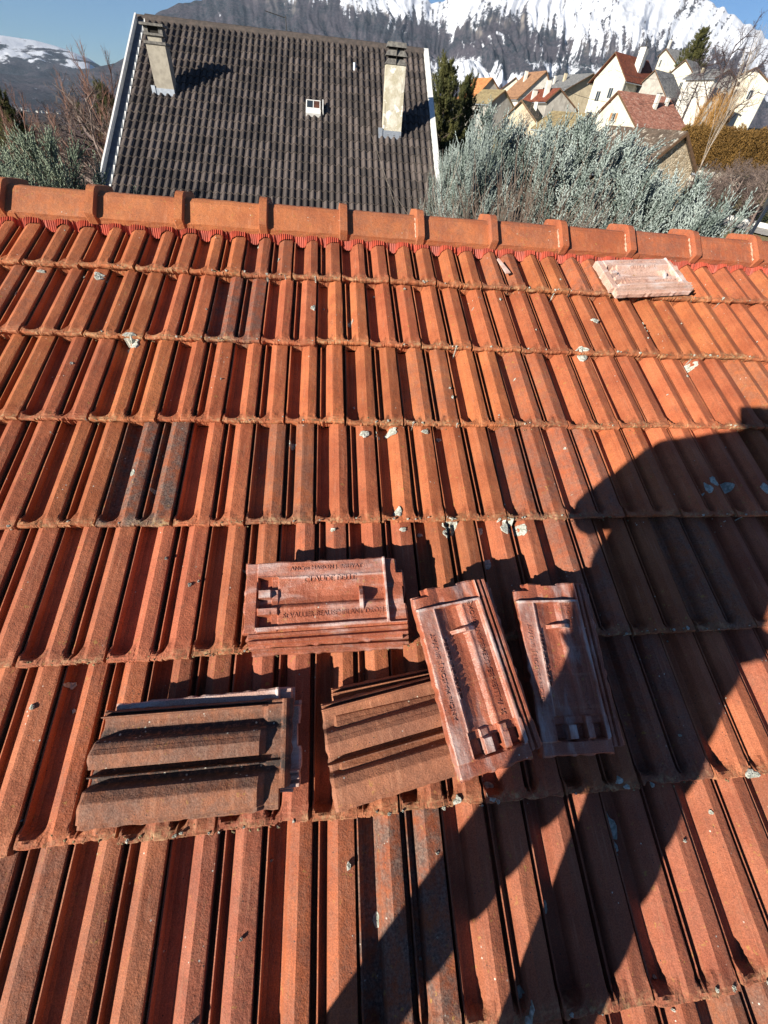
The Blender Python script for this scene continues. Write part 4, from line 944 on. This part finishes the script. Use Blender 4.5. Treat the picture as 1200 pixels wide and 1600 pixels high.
# ------------------------------------------------------------ plants
def leafmat(name, c1, c2, sc=3.0):
    m = Mat(name, .8, .2); a = m.attr('tone')['Fac']; m.col(m.mix(a, c1, c2)); return m.m
def tonemesh(name, vs, fs, tv, mat):
    me = bpy.data.meshes.new(name); vs = np.asarray(vs, np.float32).reshape(-1, 3); fs = np.asarray(fs, np.int32)
    k = fs.shape[1]; me.vertices.add(len(vs)); me.vertices.foreach_set('co', vs.ravel()); me.loops.add(fs.size); me.loops.foreach_set('vertex_index', fs.ravel())
    me.polygons.add(len(fs)); me.polygons.foreach_set('loop_start', np.arange(0, fs.size, k)); me.polygons.foreach_set('loop_total', np.full(len(fs), k)); me.update()
    a = me.attributes.new('tone', 'FLOAT', 'FACE'); a.data.foreach_set('value', np.asarray(tv, np.float32)); me.materials.append(mat); return me
def spindles(P, D, Ln, Wd, rng, sides=3):         # many thin leaf-spray spindles: base points, directions, lengths, widths
    n = len(P); D = D / np.linalg.norm(D, axis=1, keepdims=True); a = np.cross(D, rng.normal(size=(n, 3))); a /= np.linalg.norm(a, axis=1, keepdims=True); b = np.cross(D, a)
    mid = P + D * (Ln * .38)[:, None]; tip = P + D * Ln[:, None]; vs = [P]
    for k in range(sides):
        t = 2 * math.pi * k / sides; vs.append(mid + (a * math.cos(t) + b * math.sin(t)) * Wd[:, None])
    vs.append(tip); m_ = sides + 2; Vv = np.stack(vs, 1).reshape(-1, 3); o = np.arange(n)[:, None] * m_; fs = []
    for k in range(sides):
        k1 = (k + 1) % sides; fs.append(np.concatenate([o, o + 1 + k1, o + 1 + k], 1)); fs.append(np.concatenate([o + 1 + k, o + 1 + k1, o + m_ - 1], 1))
    return Vv, np.stack(fs, 1).reshape(-1, 3), 2 * sides
def cypress(seed, H, Rd, mat, nb=118, spread=.36, dens=1.0, tipw=.021):
    rng = np.random.default_rng(seed); Ps = []; Ds = []; Ls = []; Ws = []; Ts = []; wood = MB()
    wood.tube([(0, 0, 0), (.05, .03, H * .3), (0, .05, H * .62), (0, 0, H * .9)], [.16, .12, .07, .02], 6)
    for i in range(nb):
        f = (i + .5) / nb; z0 = H * (.04 + .86 * f ** 1.0); az = i * 2.399 + rng.uniform(-.4, .4); rr = Rd * (1 - f) ** .62 * rng.choice([.55, .8, 1.0, 1.15, 1.3]) * rng.uniform(.85, 1.1) + .2
        out = np.array([math.cos(az), math.sin(az), 0]); up = rng.uniform(.45, 1.0) * rr * .95 + .25
        n = 9; t = np.linspace(0, 1, n)[:, None]; pts = np.array([0, 0, z0]) + out * rr * (t ** .85) + np.array([0, 0, 1.]) * up * t ** 1.9 + rng.normal(size=(n, 3)) * .03 * t
        wood.tube(pts[::4], [.03, .015, .005], 3, False)
        m_ = int((26 + 34 * rr) * dens); tt = rng.uniform(.22, 1.0, m_) ** .75; seg = np.clip((tt * (n - 1)).astype(int), 0, n - 2); fr = (tt * (n - 1) - seg)[:, None]
        bp = pts[seg] * (1 - fr) + pts[seg + 1] * fr; bd = pts[seg + 1] - pts[seg]; bd /= np.linalg.norm(bd, axis=1, keepdims=True)
        sd = bd * 1.0 + rng.normal(size=(m_, 3)) * spread + np.array([0, 0, .30]); sd /= np.linalg.norm(sd, axis=1, keepdims=True)
        sl_ = rng.uniform(.18, .50, m_) * (1.15 - .45 * tt)
        q = 9
        u = np.tile(np.linspace(.05, 1, q), m_); bpq = np.repeat(bp, q, 0) + np.repeat(sd * sl_[:, None], q, 0) * u[:, None]
        dq = np.repeat(sd, q, 0) + rng.normal(size=(m_ * q, 3)) * .26
        Ps.append(bpq); Ds.append(dq); Ls.append(rng.uniform(.055, .105, m_ * q) * (1.1 - .4 * u)); Ws.append(np.full(m_ * q, 1.0) * rng.uniform(.35, .62, m_ * q) * tipw)
        tn_ = np.clip(rng.normal(.52, .28) + rng.normal(size=m_) * .18, 0, 1); Ts.append(np.repeat(tn_, q) * .8 + .2 * u)
    Vv, fs, k = spindles(np.concatenate(Ps), np.concatenate(Ds), np.concatenate(Ls), np.concatenate(Ws), rng)
    return tonemesh('foliage', Vv, fs, np.repeat(np.clip(np.concatenate(Ts), 0, 1), k), mat), fixn(wood.mesh('trunk'))
BARK = simple('bark', (.15, .115, .09), (.08, .06, .05), 12, bumpd=.01)
SILVER = leafmat('silver_blue_needles', (.085, .12, .10), (.43, .50, .47)); SAGE = leafmat('sage_green_needles', (.10, .135, .095), (.27, .32, .235)); DKPINE = leafmat('pine_needles', (.028, .038, .014), (.125, .12, .04))
CY = [cypress(s, 6.0, 1.75, SILVER) for s in (1, 2)]
CYS = cypress(5, 6.0, 1.8, SAGE, dens=.8)
def put_tree(name, pair, az, r, top, sc, rz, label, group, kindcat='conifer', lean=(0, 0), H=6.0, sq=1.0):
    g = azp(az, r); z0 = gz(g[0], g[1]); Ht = top - z0
    e = empty(name, (g[0], g[1], z0), rz); e.scale = (sc, sc * sq, Ht / H); e.rotation_euler[0] = lean[0]; e.rotation_euler[1] = lean[1]
    tag(e, label, kindcat, group); link('crown' if pair[0].name.startswith('crown') else 'foliage', pair[0], None, e); link('trunk', pair[1], BARK if not pair[1].materials else None, e)
    return e
def topz(px, py, r): v = ray(px, py); return v[2] / math.hypot(v[0], v[1]) * r
CG = 'silver blue conifers behind the ridge'
for i, (px, py, r, sc, lab) in enumerate([(778, 172, 12.4, .95, 'silver blue conifer just right of the dark pine, tallest of the left clump'), (752, 215, 10.8, .62, 'silver blue conifer nearest the right edge of the dark roof'),
        (838, 200, 13.0, .95, 'silver blue conifer rising in front of the olive roofed house'), (888, 186, 12.4, 1.15, 'silver blue conifer in the middle, in front of the low olive gable'),
        (948, 196, 11.6, 1.25, 'silver blue conifer with pointed top left of the stone barn'), (1008, 262, 10.6, 1.15, 'silver blue conifer covering the foot of the stone barn'),
        (1068, 276, 10.2, 1.0, 'silver blue conifer with long arching sprays at the right end of the row'), (1112, 312, 9.7, .85, 'low silver blue conifer furthest right, its sprays reaching over the path'), (708, 232, 13.4, .55, 'shaded silver blue conifer tucked behind the white verge of the dark roof')]):
    v = ray(px, py); az = math.degrees(math.atan2(v[0], v[1]))
    put_tree('blue_conifer', CY[i % 2], az, r, topz(px, py, r) * 1.0, sc, i * 1.3, lab, CG)
put_tree('sage_conifer', CYS, -27.0, 12.5, topz(100, 205, 12.5), .98, .4, 'sage green conifer at the left, against the white verge of the dark roof', 'sage green conifers at the left')
put_tree('sage_conifer', CYS, -31.5, 11.5, topz(30, 250, 11.5), .95, 2.4, 'lower sage green conifer at the far left above the ridge', 'sage green conifers at the left')
# pine with bottlebrush needle clumps
def pine(seed, H, Rd, mat):
    rng = np.random.default_rng(seed); wood = MB(); wood.tube([(0, 0, 0), (.06, 0, H * .4), (0, .04, H * .75), (0, 0, H * .98)], [.18, .13, .08, .02], 6); P = []; D = []; T = []
    for i in range(120):
        f = (i + .5) / 120; z0 = H * (.10 + .86 * f); az = i * 2.399 + rng.uniform(-.5, .5); rr = Rd * (1 - f) ** .75 * rng.uniform(.55, 1.2) + .18; out = np.array([math.cos(az), math.sin(az), 0])
        t = np.linspace(0, 1, 6)[:, None]; pts = np.array([0, 0, z0]) + out * rr * t + np.array([0, 0, .45 * rr]) * t ** 2.2
        wood.tube(pts[::5], [.035, .008], 3, False)
        for k in range(int(5 + rr * 9)):
            q = rng.uniform(.3, 1.0); c = pts[int(q * 4.99)] + rng.normal(size=3) * .16 * (rr * .5 + .3); tn_ = np.clip(rng.normal(.5, .25), 0, 1)
            n = 46; d = rng.normal(size=(n, 3)) * .55 + np.array([0, 0, .9]) + out * .4; s = rng.uniform(0, .22, n)[:, None]
            P.append(c + np.array([0, 0, 1.]) * s + out * s * .4); D.append(d); T.append(np.full(n, tn_))
    P = np.concatenate(P); D = np.concatenate(D); T = np.concatenate(T); Vv, fs, k = spindles(P, D, rng.uniform(.09, .17, len(P)), rng.uniform(.007, .013, len(P)), rng)
    return tonemesh('foliage', Vv, fs, np.repeat(T, k), mat), fixn(wood.mesh('trunk'))
PN = pine(3, 8.0, 2.0, DKPINE)
v = ray(700, 100); put_tree('pine_tree', PN, math.degrees(math.atan2(v[0], v[1])), 24, topz(697, 88, 24), 1.05, 0, 'dark green pine with pointed top just right of the dark roof', 'evergreens beyond the dark roof', H=8.0)
v = ray(733, 130); put_tree('pine_tree', PN, math.degrees(math.atan2(v[0], v[1])), 26, topz(738, 116, 26), .85, 2, 'looser pine between the pointed pine and the orange roof', 'evergreens beyond the dark roof', H=8.0)
v = ray(160, 180); put_tree('fir_tree', PN, -20.6, 36, topz(166, 128, 36), .9, 1, 'narrow dark fir against the left edge of the dark roof', 'evergreens among the bare trees on the left', H=8.0)
v = ray(140, 200); put_tree('fir_tree', PN, -22.9, 44, topz(141, 162, 44), .6, 4, 'small dark fir beside the half hidden chalet', 'evergreens among the bare trees on the left', H=8.0)
put_tree('fir_tree', PN, -28.3, 40, topz(4, 142, 40), 1.0, 3, 'tall dark fir standing at the left edge over the yellow gable', 'evergreens among the bare trees on the left', H=8.0)
v = ray(1095, 60); put_tree('fir_tree', PN, math.degrees(math.atan2(v[0], v[1])), 190, topz(1111, 42, 190), 3.4, 3, 'dark fir rising behind the hilltop house', 'evergreens of the village hill', H=8.0)
# bare trees
TWIG = simple('grey_brown_twigs', (.20, .15, .125), (.12, .09, .08), 8); TWIGR = simple('reddish_twigs', (.24, .13, .095), (.15, .085, .065), 8); TWIGP = simple('pale_twigs', (.38, .33, .27), (.24, .2, .16), 8); TWIGO = simple('ochre_twigs', (.46, .25, .07), (.24, .12, .03), 4); TWIGD = simple('dark_purple_twigs', (.085, .06, .065), (.05, .04, .04), 8)
def bare(seed, H, spread, levels, nkid, trunk_r, up=.5, k0=.25):
    r = random.Random(seed); b = MB(); nx_ = lambda s=1.: np.array([r.gauss(0, s), r.gauss(0, s), r.gauss(0, s)])
    def grow(p, d, L, rad, lv):
        n = 4 if lv > 1 else 3; pts = [p]; q = p.copy(); dd = d.copy()
        for i in range(n): dd = dd + nx_(.10) + np.array([0, 0, .05 * up]); dd /= np.linalg.norm(dd); q = q + dd * L / n; pts.append(q.copy())
        b.tube(pts, [rad * (1 - .6 * i / n) for i in range(n + 1)], 5 if lv == levels else 3, False)
        if lv == 0: return
        for k in range(nkid if lv < levels else nkid + 4):
            f = k0 + (1 - k0) * (k + r.random()) / (nkid if lv < levels else nkid + 4); f = min(f, .98); i = int(f * n); pp = pts[i] + (pts[i + 1] - pts[i]) * (f * n - i)
            side = nx_(); side -= dd * (side @ dd); side /= np.linalg.norm(side); nd = dd * (1 - spread) + side * spread + np.array([0, 0, up * .35]); nd /= np.linalg.norm(nd)
            grow(pp, nd, L * r.uniform(.42, .68) * (1.1 - .45 * f), rad * .48, lv - 1)
    grow(np.array([0., 0, 0]), np.array([0, 0, 1.]), H * .8, trunk_r, levels)
    return b
def bmesh_of(b, name, mat): me = b.mesh(name); me.materials.append(mat); return me
BT = [bmesh_of(bare(11 + i, 8, .62, 4, 5, .13, .6), 'crown', TWIG) for i in range(2)]
BTR = bmesh_of(bare(21, 8, .45, 4, 5, .10, .9, .1), 'crown', TWIGR); BPOP = bmesh_of(bare(31, 10, .26, 3, 11, .10, 1.2, .08), 'crown', TWIGR)
BD = bmesh_of(bare(41, 8, .7, 4, 5, .14, .4), 'crown', TWIGD); BP = bmesh_of(bare(51, 9, .5, 4, 4, .11, .7), 'crown', TWIGP); BO = bmesh_of(bare(61, 4, .45, 4, 6, .05, .9, .02), 'crown', TWIGO)
def put_bare(me, az, r, h, sc, label, group, H=8., name='bare_tree', cat='tree', zoff=0):
    g = azp(az, r); z0 = gz(g[0], g[1]) + zoff; e = empty(name, (g[0], g[1], z0), rnd.uniform(0, 6)); e.scale = (sc, sc, h / H); tag(e, label, cat, group)
    tk = TRK.get(me.name)
    if tk is None:
        tk = fixn(MB().tube([(0, 0, -.3), (0, 0, .9)], [.16, .13], 6).mesh('trunk')); tk.materials.append(me.materials[0]); TRK[me.name] = tk
    link('trunk', tk, None, e); link('crown', me, None, e); return e
TRK = {}
LG = 'bare trees and brush below the left edge of the dark roof'
def azof(px, py): v = ray(px, py); return math.degrees(math.atan2(v[0], v[1]))
k = 0
put_bare(BPOP, azof(112, 100), 46, topz(108, 96, 46) + 6.6, .7, 'tall upright bare poplar, reddish, left of the dark roof', LG, 10)
put_bare(BPOP, azof(122, 120), 50, topz(124, 118, 50) + 7.0, .6, 'second upright bare poplar, slightly shorter, beside the tall one', LG, 10)
desc = ['spreading', 'twiggy', 'reddish', 'dark', 'crooked', 'dense', 'low', 'slender']
for i in range(54):
    az = rnd.uniform(-36, -17.5); r = rnd.uniform(24, 78); me = [BTR, BT[0], BTR, BD, BT[1]][i % 5]
    el = np.interp(az, [-36, -30, -27, -24, -21, -18], [-3.4, -3.0, -2.3, -1.6, .0, .6]) + rnd.uniform(-1.6, .1)
    top = math.tan(math.radians(el)) * r; g = azp(az, r); h = top - gz(g[0], g[1])
    if h < 1.6: continue
    put_bare(me, az, r, h, min(1.2, .35 + h / 11), 'leafless brushwood tree in the thicket at the left, one of many alike', 'leafless trees of the thicket at the left')
RG = 'bare trees at the right edge'
for (px, py, r, me, lab) in [(1165, 22, 120, BD, 'big dark bare tree against the sky in the top right corner'), (1120, 60, 150, BD, 'dark bare tree in front of the snow right of the dark fir'), (1190, 64, 64, BP, 'tall pale leafless tree at the right edge, in front of the snow slope'), (1145, 95, 140, BD, 'broad dark bare tree behind the white house with shutters'), (1198, 40, 95, BD, 'dark bare tree cut by the right edge of the picture'),
        (1075, 128, 100, BD, 'pollarded dark tree in front of the white house with shutters'), (826, 165, 60, BT[0], 'small leafless tree in front of the olive roofs')]:
    az = azof(px, py); g = azp(az, r); h = topz(px, py, r) - gz(g[0], g[1]); put_bare(me, az, r, h, (h / 8) * (.75 if me is not BP else .38), lab, RG, 8 if me is not BP else 9)
for i in range(40):
    az = rnd.uniform(35.2, 47); r = rnd.uniform(50, 72); el = np.interp(az, [35, 38, 44], [-1.4, -.7, .3]) + rnd.uniform(-1.6, .1); top = math.tan(math.radians(el)) * r; g = azp(az, r); h = top - gz(g[0], g[1])
    if h < .8: continue
    put_bare([BT[0], BT[1], BD][i % 3], az, r, h, .25 + h / 9, 'grey leafless shrub in the thicket under the ochre hedge at the right', 'grey leafless shrubs under the ochre hedge', name='bare_shrub', cat='shrub')
# ochre hedge (one clipped mass) and ochre bushes
def scatter_hedge(name, az0, az1, r, w_, h0, h1, n, c1, c2, label, cat, size=.16, g=None):
    rng = np.random.default_rng(len(name) + n); az = rng.uniform(az0, az1, n); rr = r + rng.uniform(-w_, w_, n); f = rng.uniform(0, 1, n) ** .6
    x = np.sin(np.radians(az)) * rr; y = np.cos(np.radians(az)) * rr; z = hgt(az, rr); hh = (h0 + (h1 - h0) * (az - az0) / (az1 - az0)) * (.9 + .2 * vnoise(az * 4, rr * .5, 3)) * np.sqrt(np.clip(1 - ((rr - r) / w_) ** 4, .1, 1))
    edge = np.clip(np.minimum(az - az0, az1 - az) / .5, .25, 1) ** .5
    P = np.stack([x, y, z + hh * f * edge], -1); D = rng.normal(size=(n, 3)) * .5 + np.array([.3, 0, .9]); T = np.clip(vnoise(az * 6, rr + z, 9) * .6 + rng.uniform(0, .5, n), 0, 1)
    Vv, fs, k = spindles(P, D, rng.uniform(.6, 1.3, n) * size * 2, rng.uniform(.3, .6, n) * size * .5, rng)
    e = empty(name, (0, 0, 0)); tag(e, label, cat, g)
    mt = leafmat(name + '_leaves', c1, c2); link('foliage', tonemesh('foliage', Vv, fs, np.repeat(T, k), mt), None, e)
    return e
scatter_hedge('clipped_hedge', 33.2, 47, 84, 2.4, 3.7, 5.0, 42000, (.10, .055, .014), (.27, .155, .045), 'long clipped brown ochre hedge above the grey thicket at the right', 'hedge', .16)
for i, (px, py, r) in enumerate([(1110, 152, 92), (1128, 146, 94), (1142, 143, 93), (1098, 164, 91), (1155, 150, 95), (1118, 160, 90), (1135, 158, 90)]):
    az = azof(px, py); g = azp(az, r); h = topz(px, py, r) - gz(g[0], g[1]); put_bare(BO, az, r, h, h / 4 * .9, 'golden ochre bush of upright twigs, one of the clump below the shuttered house', 'golden ochre bushes below the shuttered house', 4, 'ochre_bush', 'bush')
# brown twiggy shrub in front of the conifers
rng = np.random.default_rng(9); sh = MB()
for i in range(430):
    x = rng.uniform(-1.25, 1.25); y = rng.uniform(-.7, .7); lean = np.array([x * .28 + rng.normal() * .25, y * .3 + rng.normal() * .25, 1.0]); L = rng.uniform(2.2, 3.9) * (1 - .22 * abs(x) / 1.7); p = np.array([x * .45, y * .45, 0.]); pts = [p]
    for q in range(5): lean = lean + rng.normal(size=3) * .12; lean /= np.linalg.norm(lean); p = p + lean * L / 5; pts.append(p)
    sh.tube(pts, [.012, .010, .008, .006, .005, .003], 3, False)
    for q in range(3):
        a = pts[2 + q]; d = lean + rng.normal(size=3) * .6; sh.tube([a, a + d * rng.uniform(.2, .5)], [.005, .002], 3, False)
g = azp(azof(835, 300), 8.6); zt = topz(835, 262, 8.6); e = empty('twiggy_shrub', (g[0], g[1], zt - 3.3), -.4); tag(e, 'brown leafless shrub of fine upright twigs in front of the silver blue conifers', 'shrub')
sh.obj('stems', simple('brown_stems', (.15, .11, .085), (.08, .06, .048), 8), e)
tw = MB()
for q in range(26):
    tw.tube([(rng.normal() * .3, rng.normal() * .2, 0), (rng.normal() * .5, rng.normal() * .3, 1.5), (rng.normal() * .8, rng.normal() * .4, 2.9 + rng.random() * .8)], [.010, .008, .003], 3, False)
g = azp(azof(690, 320), 9.5); e = empty('twiggy_shrub', (g[0], g[1], topz(690, 300, 9.5) - 3.0), .4); tag(e, 'few pale bare stems beside the lower end of the white verge', 'shrub'); tw.obj('stems', TWIGP, e)

# ------------------------------------------------------------ right hand garden: low wall, road edge, rubble bank, cable, mower
road = MB(); cv = []
def strip(name, pts, width, zoff, mat, kind='structure'):
    b = MB(); prev = None
    for i, p in enumerate(pts):
        p = np.array(p[:2]); q = np.array(pts[min(i + 1, len(pts) - 1)][:2]); o_ = np.array(pts[max(i - 1, 0)][:2]); d = q - o_; d /= np.linalg.norm(d); n = np.array([-d[1], d[0]]) * width / 2
        for s in (-1, 1): x, y = p + n * s; b.v.append((x, y, gz(x, y) + zoff))
    for i in range(len(pts) - 1): a = 2 * i; b.f.append((a, a + 1, a + 3, a + 2))
    return b.obj(name, mat, kind=kind)
pts = [at(x, y, r) for x, y, r in ((1080, 330, 55), (1150, 337, 54.5), (1200, 340, 55), (1300, 350, 56))]
pts = [azp(a, r) for a, r in ((35, 58), (38, 57), (41, 55.5), (44, 54.5), (48, 54), (55, 54))]
pp = []
for a, b_ in zip(pts, pts[1:]):
    for t in np.linspace(0, 1, 6)[:-1]: pp.append(a + (b_ - a) * t)
strip('path', pp, 2.6, .16, simple('pale_concrete_path', (.42, .40, .37), (.33, .31, .28), 2))
kb = MB()
for i in range(len(pp) - 1):
    a, b_ = pp[i], pp[i + 1]; d = (b_ - a) / np.linalg.norm(b_ - a); n = np.array([-d[1], d[0], 0])
    a1, b1 = a + n * 1.55, b_ + n * 1.55; za, zb = gz(a1[0], a1[1]), gz(b1[0], b1[1]); w2 = n * .16
    kb.add([(*(a1 - w2)[:2], za - .2), (*(b1 - w2)[:2], zb - .2), (*(b1 + w2)[:2], zb - .2), (*(a1 + w2)[:2], za - .2), (*(a1 - w2)[:2], za + .48), (*(b1 - w2)[:2], zb + .48), (*(b1 + w2)[:2], zb + .48), (*(a1 + w2)[:2], za + .48)],
           [(3, 2, 1, 0), (4, 5, 6, 7), (0, 1, 5, 4), (1, 2, 6, 5), (2, 3, 7, 6), (3, 0, 4, 7)])
o = kb.obj('low_garden_wall', simple('white_coping', (.74, .73, .70), (.6, .59, .56), 3)); tag(o, 'long low white wall edging the path at the right above the last ridge caps', 'wall')
# rubble retaining wall
rw = empty('rubble_wall', azp(36.6, 70, gz(*azp(36.6, 70)[:2])), math.radians(-36)); tag(rw, 'short pale rubble wall right of the stone barn', 'wall')
SM = simple('pale_rubble', (.66, .62, .52), (.50, .47, .40), 5, bumpd=.02); sm = []
for q in range(4):
    bm = bmesh.new(); bmesh.ops.create_icosphere(bm, subdivisions=1, radius=.5)
    for v_ in bm.verts: v_.co *= rnd.uniform(.82, 1.15)
    me = bpy.data.meshes.new('stone'); bm.to_mesh(me); bm.free(); me.materials.append(SM); sm.append(me)
for row in range(3):
    for i in range(14):
        o = link('stone', sm[rnd.randrange(4)], None, rw); o.location = (-4.2 + i * .62 + (row % 2) * .3, rnd.uniform(-.08, .08), .3 + row * .55); o.scale = (rnd.uniform(.65, .9), .6, rnd.uniform(.6, .8)); o.rotation_euler = (0, 0, rnd.uniform(-.4, .4))
# black stay cable beyond the ridge
p0 = at(1163, 382, 6.0); p1 = at(1200, 322, 7.5); d = p1 - p0
o = MB().tube([p0 - d * .6, p1 + d * 1.6], .018, 6).obj('stay_cable', BLACKM); tag(o, 'taut black cable rising from behind the ridge at the right edge', 'cable')
cb = MB().tube([p1 + d * .02 + np.array([0, 0, .0]), p1 + d * .22], [.05, .055], 8).obj('cable_clamp', BLACKM); cb.parent = o

# ------------------------------------------------------------ haze over the valley
hz = MB().box((-16500, -16500, -520), (16500, 16500, 1750)).mesh('haze')
hm = bpy.data.materials.new('haze_air'); hm.use_nodes = True; hn = hm.node_tree.nodes; hn.remove(hn['Principled BSDF']); pv = hn.new('ShaderNodeVolumePrincipled')
pv.inputs['Color'].default_value = (.58, .78, 1.0, 1); pv.inputs['Density'].default_value = 1.7e-5; pv.inputs['Anisotropy'].default_value = 0.0
hm.node_tree.links.new(pv.outputs[0], hn['Material Output'].inputs['Volume']); link('haze', fixn(hz), hm, kind='stuff')
